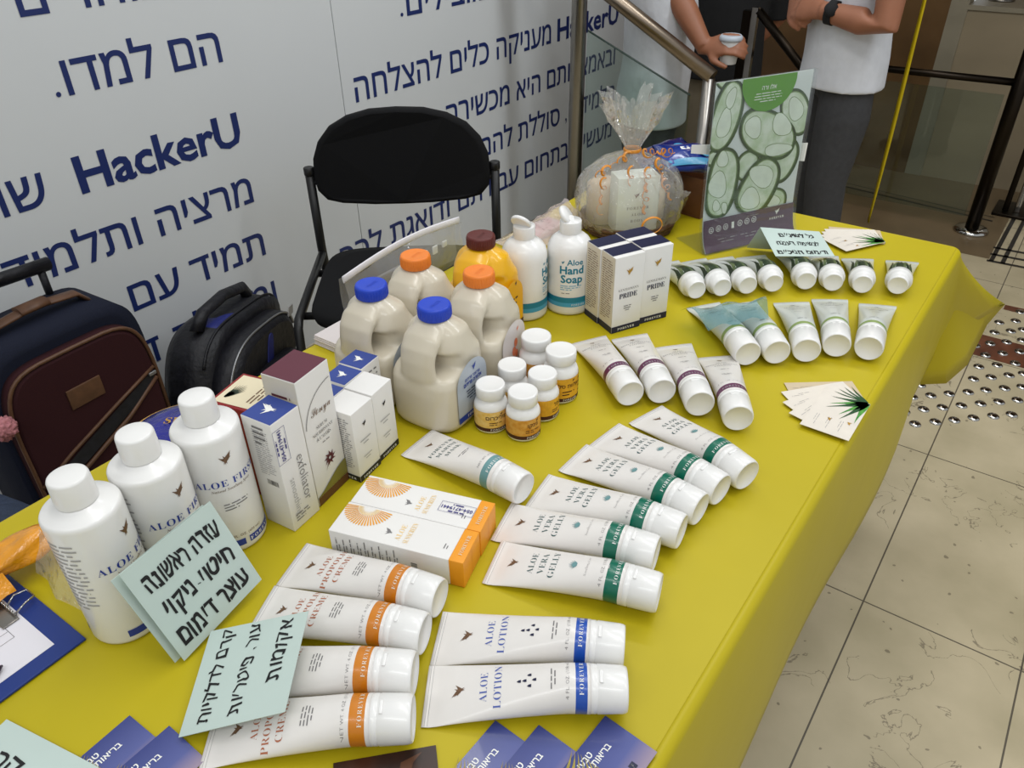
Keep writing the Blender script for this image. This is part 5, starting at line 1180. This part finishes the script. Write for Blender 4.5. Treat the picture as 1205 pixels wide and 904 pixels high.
def packet(label, c, rot, m, L_=.15, w=.10):
    g = thing('snack_packet', label, 'packet', c, rot, 'blue snack packets'); mb = MB(); rings = []
    for i in range(15):
        t = i/14; th = .0018+.016*math.sin(PI*t)**.7; x = -L_/2+L_*t; rings.append([(x, w/2*math.cos(a)*(1+.03*math.sin(t*20)), th*math.sin(a)+.002*math.sin(a*3+t*9)) for a in [2*PI*k/24 for k in range(24)]])
    mb.loft(rings, m)
    def pf(x, y): t = (x+L_/2)/L_; th = .0018+.016*math.sin(PI*min(.99, max(.01, t)))**.7; return Vector((x, y, th*math.sqrt(max(.05, 1-(2*y/w)**2))+.0016))
    mb.rect(-.06, -.034, .055, -.020, pf, M_CYAN, .01); mb.fine(-.02, .002, .03, .016, 1, pf, M_WTXT2, .008, h=.7); mb.poly([(.03+.016*math.cos(k*PI/8), -.002+.013*math.sin(k*PI/8)) for k in range(16)], pf, M_CYAN, .01)
    mb.build('wrapper', g); return g
c = T(790, 185, TZ+.12); 
packet('dark blue snack packet leaning on the brown box, nearer the gift basket', T(784, 184, TZ+.104), (.30, -.12, math.radians(-28)), M_CHIP, .13, .08)
packet('bright blue snack packet with a cyan stripe, against the poster edge', T(810, 186, TZ+.118), (.35, .10, math.radians(-38)), M_CHIP2, .13, .08)
# clear bag lying behind the soap bottles
g = thing('clear_plastic_bag', 'clear plastic bag with pinkish paper lying left of the gift basket', 'bag', (1.205, .805, TZ+.002), math.radians(-8)); mb = MB(); vs = []
for i in range(15):
    for j in range(11): u, v = i/14, j/10; vs.append((-.11+.17*u, -.05+.09*v, .002+.045*u*math.sin(PI*v)**.6+.006*math.sin(i*1.9)*math.sin(j*1.4)*u))
mb.add(vs, [(i*11+j, (i+1)*11+j, (i+1)*11+j+1, i*11+j+1) for i in range(14) for j in range(10)], film('pinkish_clear_film', (228, 214, 212), .6, .12, .8, 45), True); mb.build('film', g)
mb = MB(); mb.box((-.05, -.02, .001), (.04, .03, .012), mat('pink_paper', (206, 150, 150), .6, var=.3, scale=60, rgb2=(226, 214, 206)), .002); mb.build('contents', g)

# ================================================================== CHAIR
M_BFAB = mat('black_upholstery', (17, 17, 19), .85, var=.2, scale=300, spec=.25); M_BMET = mat('black_painted_steel', (20, 20, 21), .4, var=.1)
pl_, pr_ = CAM+ray(365, 210)*2.1, CAM+ray(582, 190)*2.1; cm_ = (pl_+pr_)/2; cang = math.atan2(pr_.y-pl_.y, pr_.x-pl_.x); hw = (pr_-pl_).xy.length/2
g = thing('stacking_chair', 'black fabric stacking chair with steel frame standing between table and printed wall', 'chair', (cm_.x, cm_.y, 0), cang)
half = [(.0, .838), (.07, .834), (.13, .818), (.18, .790), (.215, .750), (.234, .705), (.240, .655), (.234, .618), (.212, .594), (.17, .586), (.08, .583), (0, .583)]
out_ = half+[(-x, z) for x, z in half[::-1][1:-1]]
def cback(s, y): return [(x*s, y+.45*(x*s)**2-.02, .72+(z-.72)*s) for x, z in out_]
mb = MB(); mb.loft([cback(.93, -.022), cback(.985, -.018), cback(1, -.008), cback(1, .006), cback(.97, .014)], M_BFAB); mb.build('backrest', g)
def rrect(w, d, z, y0, n=40, p=5): return [(w*math.copysign(abs(math.cos(t))**(2/p), math.cos(t)), y0+d*math.copysign(abs(math.sin(t))**(2/p), math.sin(t)), z) for t in [2*PI*k/n for k in range(n)]]
mb = MB(); mb.loft([rrect(.20, .19, .425, -.25), rrect(.218, .208, .433, -.25), rrect(.222, .212, .450, -.25), rrect(.214, .204, .464, -.25), rrect(.18, .17, .470, -.25)], M_BFAB); mb.build('seat', g)
for sx in (-1, 1):
    mb = MB(); mb.tube([(sx*hw, .075, 0), (sx*hw, .03, .25), (sx*hw, .0, .45), (sx*hw, .0, .672)], .0125, M_BMET, 14); mb.lathe([(.0135, 0), (.0145, .004), (.0145, .02), (.0125, .022)], M_BMET, 14, M=Matrix.Translation((sx*hw, .0, .660))); mb.build('rear_leg', g)
    mb = MB(); mb.tube([(sx*hw, -.47, 0), (sx*hw, -.44, .25), (sx*hw, -.41, .415), (sx*hw, -.39, .43), (sx*hw, -.2, .432), (sx*hw, .0, .432)], .0115, M_BMET, 14); mb.build('front_leg', g)
mb = MB(); mb.tube([(-hw, -.12, .424), (hw, -.12, .424)], .010, M_BMET, 12); mb.tube([(-hw, -.36, .424), (hw, -.36, .424)], .010, M_BMET, 12)
for sx in (-1, 1): mb.tube([(sx*.2, .003, .64), (sx*hw, 0, .64)], .008, M_BMET, 10)
mb.build('cross_frame', g)

# ================================================================== LUGGAGE
M_NAVYF = mat('navy_canvas', (26, 30, 46), .8, var=.25, scale=400, spec=.2); M_WINE = mat('burgundy_canvas', (52, 24, 28), .8, var=.2, scale=400, spec=.2); M_LEATH = mat('brown_leather', (92, 62, 42), .5, var=.25, scale=60); M_DKF = mat('black_nylon', (26, 26, 32), .5, var=.35, scale=60, spec=.4, bump=.5, bscale=30)
M_ZIPP = mat('nickel_pull', (150, 150, 152), .35, .8, var=.1); M_BLUEF = mat('blue_nylon', (24, 34, 110), .6, var=.2, scale=150)
def rbox(mb, cx, cz, w, h, ys, m, p=6, n=48):
    """rounded slab in x-z, stacked along y: ys = [(y, inset)]"""
    mb.loft([[(cx+(w-i)*math.copysign(abs(math.cos(t))**(2/p), math.cos(t)), y, cz+(h-i)*math.copysign(abs(math.sin(t))**(2/p), math.sin(t))) for t in [2*PI*k/n for k in range(n)]] for y, i in ys], m)
def rpath(cx, cz, w, h, y, p=6, n=48, a0=0, a1=2*PI): return [(cx+w*math.copysign(abs(math.cos(t))**(2/p), math.cos(t)), y, cz+h*math.copysign(abs(math.sin(t))**(2/p), math.sin(t))) for t in [a0+(a1-a0)*k/n for k in range(n+1)]]
g = thing('suitcase', 'navy and burgundy suitcase with brown leather trim standing against the printed wall', 'suitcase', (.545, 1.505, 0), math.radians(4))
mb = MB(); rbox(mb, 0, .315, .172, .285, [(.03, .02), (.035, .0), (.19, 0), (.205, .02)], M_NAVYF); mb.build('case_body', g)
mb = MB(); rbox(mb, 0, .300, .160, .262, [(.032, 0), (.012, 0), (.0, .012)], M_WINE, 5)
fp_ = mb.build('front_pocket', g)
mb = MB(); mb.tube(rpath(0, .300, .158, .260, .004, 5), .0042, M_LEATH, 8); mb.tube([(-.156, .0, .305), (-.08, -.002, .345), (.05, -.002, .398), (.15, .0, .435)], .004, M_LEATH, 8); mb.tube([(-.156, .0, .265), (-.06, -.006, .300), (.06, -.006, .355), (.15, .0, .408)], .005, M_LEATH, 8); mb.build('leather_piping', fp_)
mb = MB(); mb.box((-.045, -.0035, .435), (.030, .001, .480), M_LEATH, .001); mb.build('leather_patch', fp_)
mb = MB(); mb.loft([[(-.150, -.001, .272), (-.05, -.007, .315), (.07, -.007, .368), (.145, -.001, .404)], [(-.150, -.001, .300), (-.05, -.003, .348), (.07, -.003, .398), (.145, -.001, .427)]], M_DKF, False, False, False); mb.build('pocket_opening', fp_)
mb = MB(); mb.tube([(-.11, .10, .594), (-.09, .10, .618), (.0, .10, .628), (.09, .10, .618), (.11, .10, .594)], (.016, .006), M_LEATH, 10, flat=(0, 1, 0)); mb.tube([(-.03, .10, .629), (.03, .10, .629)], (.02, .009), M_LEATH, 10, flat=(0, 1, 0)); mb.build('carry_handle', g)
mb = MB(); mb.tube([(-.12, .185, .58), (-.12, .185, .655)], .008, M_DKF, 10); mb.tube([(.08, .185, .58), (.08, .185, .655)], .008, M_DKF, 10); mb.tube([(-.15, .185, .662), (-.02, .185, .668), (.10, .185, .662)], (.014, .017), M_DKF, 12); mb.build('trolley_handle', g)
for sx in (-1, 1):
    mb = MB(); mb.lathe([(.004, -.012), (.026, -.012), (.028, -.008), (.028, .008), (.026, .012), (.004, .012)], M_DKF, 20, M=Matrix.Translation((sx*.13, .19, .028)) @ Matrix.Rotation(PI/2, 4, 'Y')); mb.build('wheel', g)
mb = MB(); mb.box((.132, -.006, .418), (.150, .001, .426), M_ZIPP, .001); mb.build('zip_pull', fp_)
# trolley backpack
g = thing('trolley_backpack', 'black and blue trolley backpack slumped against the wall beside the suitcase', 'backpack', (.985, 1.545, 0), math.radians(26)); tl_ = math.radians(14)
def tw(p): x, y, z = p; x, z = x*math.cos(tl_)+z*math.sin(tl_), z*math.cos(tl_)-x*math.sin(tl_); return (x*1.3-.03, y*.9, max(.004, z*.75+.03))
def tilt(mb): mb.v = [tw(p) for p in mb.v]; return mb
mb = MB(); rbox(mb, 0, .235, .165, .235, [(.08, .03), (.085, .004), (.20, 0), (.235, .02), (.24, .04)], M_DKF, 4); tilt(mb).build('bag_body', g)
mb = MB(); rbox(mb, .0, .22, .158, .21, [(.09, 0), (.04, .004), (.015, .03)], M_DKF, 3.2); mp_ = tilt(mb).build('middle_pocket', g)
mb = MB(); rbox(mb, .01, .16, .135, .14, [(.03, 0), (-.02, .006), (-.045, .04)], M_DKF, 2.8); tilt(mb).build('front_pocket', g)
mb = MB(); mb.tube(rpath(0, .22, .150, .203, .032, 3.2, 40, .15*PI, .95*PI), .0035, M_ZIPP, 8); mb.tube(rpath(.01, .16, .128, .133, -.024, 2.8, 40, .1*PI, .9*PI), .0035, M_GREYINK, 8); mb.tube(rpath(0, .235, .166, .236, .10, 4, 40, .1*PI, .9*PI), .004, M_DKF, 8); tilt(mb).build('zips', mp_)
mb = MB(); rbox(mb, -.05, .455, .05, .012, [(.10, 0), (.17, 0)], M_BLUEF, 3); rbox(mb, .0, .30, .012, .09, [(.012, 0), (.03, 0)], M_BLUEF, 3); tilt(mb).build('blue_panel', g)
mb = MB(); mb.tube([(-.125, .15, .46), (-.10, .15, .505), (-.02, .15, .52), (.06, .15, .505), (.085, .15, .465)], (.015, .019), M_DKF, 12); tilt(mb).build('grab_handle', g)
for (x, y, z) in ((.12, .035, .40), (-.12, .02, .20), (.03, -.045, .22)):
    mb = MB(); mb.loft([[(x-.012, y-.004, z-.018), (x+.012, y-.004, z-.014), (x+.010, y-.004, z+.018), (x-.010, y-.004, z+.016)], [(x-.012, y-.008, z-.018), (x+.012, y-.008, z-.014), (x+.010, y-.008, z+.018), (x-.010, y-.008, z+.016)]], M_PALEINK, smooth=False); tilt(mb).build('pull_tab', mp_)
# pink pompon and denim heap
M_PINK = mat('pink_wool', (186, 122, 128), .9, var=.35, scale=180)
p = onY(3, 505, 1.47); rd = random.Random(2); bm = bmesh.new(); bmesh.ops.create_icosphere(bm, subdivisions=4, radius=.022)
for v in bm.verts: v.co *= 1+rd.uniform(-.18, .25)
mb = MB(); mb.bm(bm, M_PINK, True); mb.tube([(.0, .012, .01), (.01, .03, .05), (.02, .045, .09)], .002, M_PINK, 6); tag(mb.build('pompon_tag', None, (p.x, p.y, p.z)), 'pink woolly pompon hanging at the side of the burgundy suitcase', 'pompon')
M_DEN = mat('grey_blue_denim', (58, 68, 88), .85, var=.2, scale=250, spec=.2); mb = MB(); rings = []
for i in range(13):
    t = i/12; r = .19*math.cos(t*PI/2)**.45; rings.append([(r*math.cos(a)*(1+.10*math.sin(3*a+t*3)), r*math.sin(a)*(.8+.08*math.sin(4*a)), .47*t+.012*math.sin(5*a+6*t)*(t > 0)) for a in [2*PI*k/48 for k in range(48)]])
mb.loft(rings, M_DEN); p = T(12, 585, .43); tag(mb.build('denim_garment', None, (p.x-.08, p.y+.0, 0)), 'grey blue denim garment heaped beside the suitcase behind the table', 'garment')

# ================================================================== PEOPLE
M_SKIN = mat('tan_skin', (150, 98, 72), .5, var=.08, scale=30); M_SKIN2 = mat('brown_skin', (140, 90, 64), .5, var=.08, scale=30); M_TEE = mat('white_cotton', (206, 208, 214), .85, var=.05, scale=40, bump=.5, bscale=14); M_BLK = mat('black_cotton', (20, 20, 22), .85, var=.2, scale=40); M_TROU = mat('charcoal_trousers', (58, 58, 60), .85, var=.15, scale=60, bump=.4, bscale=12); M_BEI = mat('beige_trousers', (112, 102, 84), .85, var=.1); M_HAIR = mat('dark_hair', (34, 26, 22), .6, var=.3, scale=200); M_SHOE = mat('dark_shoe', (34, 32, 32), .5, var=.2); M_EYE = mat('eye_white', (226, 222, 216), .3); M_PUP = mat('dark_iris', (40, 28, 20), .2)
def fuse(mb, name, parent, voxel=.006, it=6):
    o = mb.build('tmp'); r = o.modifiers.new('r', 'REMESH'); r.mode = 'VOXEL'; r.voxel_size = voxel; r.use_smooth_shade = True
    s_ = o.modifiers.new('s', 'SMOOTH'); s_.iterations = it; s_.factor = .5
    dg = bpy.context.evaluated_depsgraph_get(); dg.update(); me = bpy.data.meshes.new_from_object(o.evaluated_get(dg)); me.name = name
    for p in me.polygons: p.use_smooth = True
    bpy.data.objects.remove(o); q = bpy.data.objects.new(name, me); COL.objects.link(q); q.parent = parent; return q
def ball(mb, c, r, m, seg=20):
    c = Vector(c); r = r if isinstance(r, tuple) else (r, r, r); rings = []
    for i in range(1, 12):
        t = -PI/2+PI*i/12; rings.append([(c.x+r[0]*math.cos(t)*math.cos(a), c.y+r[1]*math.cos(t)*math.sin(a), c.z+r[2]*math.sin(t)) for a in [2*PI*k/seg for k in range(seg)]])
    mb.loft(rings, m)
def hand(mb, wr, d, n, m, curl=.6, side=1):
    """wr wrist, d pointing direction, n back-of-hand normal, side = direction of the thumb along d x n"""
    wr, d, n = Vector(wr), Vector(d).normalized(), Vector(n); n = (n-d*n.dot(d)).normalized(); b = d.cross(n)*side
    mb.tube([wr-d*.02, wr+d*.02, wr+d*.055, wr+d*.088], [(.017, .024), (.017, .030), (.015, .040), (.011, .038)], m, 16, flat=n)
    for k, (o_, L_) in enumerate(((.029, .072), (.010, .080), (-.010, .074), (-.029, .058))):
        p = wr+d*.082+b*o_; pts = [p-d*.02, p]; dd = d.copy()
        for q in range(3): dd = Matrix.Rotation(-curl*(.7, 1, .8)[q], 3, d.cross(n)) @ dd if True else dd; dd = dd.normalized(); pts.append(pts[-1]+dd*L_*(.42, .32, .26)[q])
        mb.tube(pts, [.0095, .0092, .0086, .0078, .0062], m, 10)
    p = wr+d*.022+b*.024; t1 = (d*.6+b*.8-n*.15).normalized(); t2 = (d*.9+b*.25-n*.45).normalized(); mb.tube([p-b*.012, p+t1*.032, p+t1*.036+t2*.026, p+t1*.036+t2*.05], [.013, .0115, .010, .0075], m, 10)
def person(label, loc, rot, H, skin, shirt, trou, arms, hands, sleeve=.55, hem=.84, lean=0.0):
    g = thing('person', label, 'person', loc, rot); k = H/1.70
    def S_(p): return Vector((p[0]*k+lean*max(0, p[2]-.8)*k, p[1]*k, p[2]*k))
    b = MB()
    tor = [((0, 0, .78), (.06, .10)), ((.0, 0, .86), (.074, .110)), ((.01, 0, 1.02), (.092, .128)), ((.01, 0, 1.16), (.110, .155)), ((.0, 0, 1.28), (.105, .165)), ((-.01, 0, 1.37), (.075, .120)), ((-.015, 0, 1.42), (.055, .06)), ((-.01, 0, 1.49), (.050, .052)), ((.0, 0, 1.53), (.05, .05))]
    b.tube([S_(p) for p, r in tor], [(r[0]*k, r[1]*k) for p, r in tor], skin, 28, flat=(1, 0, 0))
    hc = S_((.018, 0, 1.60)); ball(b, hc, (.092*k, .072*k, .112*k), skin, 28); ball(b, hc+Vector((.03, 0, -.055))*k, (.062*k, .056*k, .060*k), skin, 20)
    b.tube([hc+Vector((.085, 0, .02))*k, hc+Vector((.105, 0, -.014))*k, hc+Vector((.088, 0, -.028))*k], [.009*k, .014*k, .012*k], skin, 10)
    b.tube([hc+Vector((.086, -.022, -.058))*k, hc+Vector((.096, 0, -.056))*k, hc+Vector((.086, .022, -.058))*k], [.006*k, .008*k, .006*k], skin, 8)
    for s in (-1, 1): ball(b, hc+Vector((-.005, s*.074, -.005))*k, (.020*k, .010*k, .032*k), skin, 12)
    for s in (-1, 1):
        sh, el, wr = [Vector(p) for p in arms[s]]
        b.tube([S_((0, s*.10, 1.36)), sh, sh.lerp(el, .35), el, el.lerp(wr, .35), wr], [.055*k, .058*k, .050*k, .040*k, .040*k, .027*k], skin, 18)
        hd = hands.get(s, {}); d = hd.get('d', (wr-el)); hand(b, wr, d, hd.get('n', (0, s, .2)), skin, hd.get('curl', .35), hd.get('side', 1))
        b.tube([S_((0, s*.070, .82)), S_((.0, s*.085, .70)), S_((.012, s*.092, .46)), S_((-.01, s*.095, .28)), S_((-.01, s*.095, .08))], [.058*k, .062*k, .054*k, .050*k, .036*k], skin, 18)
    fuse(b, 'body', g, .0055, 4)
    b = MB(); t2 = [((0, 0, hem-.03), (.134, .178)), ((0, 0, hem-.005), (.133, .176)), ((.0, 0, hem+.06), (.130, .172)), ((.012, 0, 1.02), (.124, .162)), ((.012, 0, 1.16), (.128, .172)), ((.0, 0, 1.28), (.122, .182)), ((-.01, 0, 1.375), (.088, .135)), ((-.015, 0, 1.425), (.066, .072))]
    b.tube([S_(p) for p, r in t2], [(r[0]*k, r[1]*k) for p, r in t2], shirt, 32, flat=(1, 0, 0))
    for s in (-1, 1):
        sh, el, wr = [Vector(p) for p in arms[s]]; b.tube([S_((0, s*.09, 1.34)), sh, sh.lerp(el, sleeve*.5), sh.lerp(el, sleeve)], [.07*k, .074*k, .072*k, .070*k], shirt, 18)
    fuse(b, 'shirt', g, .007, 5)
    b = MB(); b.tube([S_((0, 0, .76)), S_((0, 0, .80)), S_((0, 0, .93))], [(.09*k, .13*k), (.108*k, .146*k), (.10*k, .138*k)], trou, 28, flat=(1, 0, 0))
    for s in (-1, 1): b.tube([S_((0, s*.068, .86)), S_((.0, s*.084, .70)), S_((.014, s*.092, .48)), S_((-.004, s*.095, .30)), S_((-.004, s*.095, .055))], [.082*k, .088*k, .070*k, .065*k, .060*k], trou, 20)
    fuse(b, 'trousers', g, .007, 4)
    for s in (-1, 1):
        b = MB(); b.tube([S_((-.065, s*.095, .045)), S_((.0, s*.096, .048)), S_((.09, s*.10, .036)), S_((.165, s*.104, .03)), S_((.19, s*.105, .026))], [(.040*k, .036*k), (.046*k, .042*k), (.036*k, .046*k), (.028*k, .042*k), (.014*k, .022*k)], M_SHOE, 16, flat=(0, 0, 1)); b.v = [(x, y, max(z, .002)) for x, y, z in b.v]; b.build('shoe', g)
        b = MB(); ball(b, hc+Vector((.079, s*.030, .018))*k, .012*k, M_EYE, 12); ball(b, hc+Vector((.0865, s*.030, .018))*k, .006*k, M_PUP, 10); b.build('eye', g)
    b = MB(); ball(b, hc+Vector((-.012, 0, .030))*k, (.096*k, .080*k, .098*k), M_HAIR, 28); b.build('hair', g)
    return g, S_
# man in white tee, seen from the side, watch on wrist
q = onX(990, 90, 2.72); a_ = math.atan2(.81, -.59)
A = {1: [(-.01, .185, 1.22), (.0, .235, .950), (.135, .09, .975)], -1: [(-.01, -.185, 1.22), (-.02, -.22, .96), (.16, -.09, .975)]}
g, _s = person('person in white t-shirt and charcoal trousers standing side-on with folded hands and black watch', (q.x, q.y, 0), a_, 1.60, M_SKIN, M_TEE, M_TROU, A, {1: {'n': (.7, .6, .35), 'curl': .5, 'd': (.45, -.88, .02), 'side': 1}, -1: {'n': (.7, -.5, .4), 'curl': .5, 'd': (.25, .95, -.22), 'side': -1}}, hem=.825)
mb = MB(); w_ = Vector((.112, .115, .972)); dd = (Vector((.135, .09, .975))-Vector((.0, .235, .950))).normalized(); mb.tube([w_-dd*.011, w_+dd*.011], .034, M_BLK, 24); mb.lathe([(.019, 0), (.02, .002), (.019, .009), (.001, .0095)], M_BLK, 24, M=Matrix.Translation(w_+Vector((.016, .024, .012))) @ Matrix.Rotation(-PI/2+.3, 4, 'X')); mb.build('wristwatch', g)
# man in white shirt with coffee cup on the railing
a_ = math.atan2(-.81, .59); rt = Vector((2.70, 1.34, -.27)); Ri = Matrix.Rotation(-a_, 3, 'Z')
def wl_(p): return Ri @ (Vector(p)-rt)
hz = onX(851, 52, RX+.05); el_w = onX(797, -6, 2.60); sh_w = onX(782, -75, 2.66)
hp = Vector(hz)
wrw = onX(829, 55, 2.565)
A = {-1: [wl_(sh_w), wl_(el_w), wl_(wrw)], 1: [(.0, .19, 1.30), (-.04, .25, 1.02), (.06, .24, .80)]}
cupw = onX(862, 56, 2.555); cupw.z -= .0
g, _s = person('person in pale shirt behind the stair railing, one hand around a paper cup', rt, a_, 1.70, M_SKIN2, M_TEE, M_TROU, A, {-1: {'d': Ri @ (Vector(cupw)-Vector(wrw)+Vector((0, 0, .012))), 'n': Ri @ Vector((-.75, -.45, .62)), 'curl': .55, 'side': 1}}, sleeve=.42, hem=.845)
cb = onX(857, 70, 2.575); ct = onX(856, 40, 2.575); M_CUP = mat('white_paper_cup', (206, 206, 208), .5, var=.03); M_LID = mat('pale_grey_cup_lid', (176, 184, 194), .4, var=.03)
g = thing('paper_cup', 'white paper coffee cup with grey lid held on the railing post', 'cup', (cb.x, cb.y, cb.z-.012)); h_ = ct.z-cb.z+.012
mb = MB(); mb.lathe([(.025, 0), (.026, .001), (.034, h_-.014), (.034, h_-.012)], M_CUP, 32); mb.build('cup_body', g); mb = MB(); mb.lathe([(.036, h_-.018), (.037, h_-.012), (.0365, h_-.006), (.031, h_), (.029, h_-.002), (.001, h_-.002)], M_LID, 32); mb.build('lid', g)
# person in black behind
q = onX(852, 40, 3.42); A = {1: [(0, .19, 1.33), (-.08, .215, 1.05), (-.12, .08, .90)], -1: [(0, -.19, 1.33), (-.08, -.215, 1.05), (-.12, -.08, .92)]}
person('person in black top and beige trousers standing at the back between the two railings', (q.x, q.y, -.27), math.radians(205), 1.72, M_SKIN, M_BLK, M_BEI, A, {}, sleeve=.95, hem=.85)

# ------------------------------------------------------------------ settle: nudge neighbours apart so nothing on the table clips
def circ(r, n=20): return [(r*math.cos(2*PI*k/n), r*math.sin(2*PI*k/n)) for k in range(n)]
def rct(x0, y0, x1, y1): return [(x0, y0), (x1, y0), (x1, y1), (x0, y1)]
SH = {'lotion_bottle': circ(.0345), 'hand_soap_bottle': circ(.0378), 'juice_jug': rct(-.0485, -.0530, .0505, .0515), 'skincare_box': rct(-.0008, -.0008, .0418, .0428), 'serum_box': rct(-.0008, -.0008, .0548, .0468), 'cologne_box': rct(-.0004, -.0006, .0535, .0376),
      'tea_box': rct(-.001, -.001, .063, .063), 'foil_packet': circ(.071), 'paper_stack': rct(-.002, -.002, .103, .073)}
def shape(o):
    b = o.name.split('.')[0]
    if b == 'pill_bottle': return circ(.0250 if max(c.dimensions.x for c in o.children) > .047 else .0226)
    if b == 'small_box': e = max(c.dimensions.x for c in o.children); return rct(-.0006, -.0006, e+.0006, e+.0006)
    return SH.get(b)
bpy.context.view_layer.update()
MOB = {'tea_box': 1, 'foil_packet': 1, 'paper_stack': 1, 'skincare_box': .12, 'serum_box': .2, 'juice_jug': .4, 'hand_soap_bottle': .7, 'cologne_box': .15, 'lotion_bottle': .3, 'pill_bottle': 1, 'small_box': .4}
IT = [(o, shape(o)) for o in COL.objects if o.parent is None and shape(o)]
def world_poly(o, sh):
    c, s_ = math.cos(o.rotation_euler.z), math.sin(o.rotation_euler.z); return [(o.location.x+x*c-y*s_, o.location.y+x*s_+y*c) for x, y in sh]
def mtv(A, B):
    best = None
    for P in (A, B):
        for i in range(len(P)):
            ex, ey = P[(i+1) % len(P)][0]-P[i][0], P[(i+1) % len(P)][1]-P[i][1]; L_ = math.hypot(ex, ey); nx, ny = ey/L_, -ex/L_
            a = [p[0]*nx+p[1]*ny for p in A]; b = [p[0]*nx+p[1]*ny for p in B]; d = min(max(a)-min(b), max(b)-min(a))
            if d <= 0: return None
            if best is None or d < best[0]: best = (d, nx, ny)
    d, nx, ny = best; cx = sum(p[0] for p in B)/len(B)-sum(p[0] for p in A)/len(A); cy = sum(p[1] for p in B)/len(B)-sum(p[1] for p in A)/len(A)
    if cx*nx+cy*ny < 0: nx, ny = -nx, -ny
    return d, nx, ny
ST = {o.name: o.location.copy() for o, _ in IT}
for it in range(500):
    moved = False
    for i in range(len(IT)):
        for j in range(i+1, len(IT)):
            a, b = IT[i][0], IT[j][0]
            if (a.location-b.location).xy.length > .22: continue
            r = mtv(world_poly(*IT[i]), world_poly(*IT[j]))
            if r:
                moved = True; d, nx, ny = r; ma, mb_ = MOB[a.name.split('.')[0]], MOB[b.name.split('.')[0]]
                ka = (d+.0003)*ma/(ma+mb_); kb = (d+.0003)*mb_/(ma+mb_); a.location.x -= nx*ka; a.location.y -= ny*ka; b.location.x += nx*kb; b.location.y += ny*kb
    if not moved: break
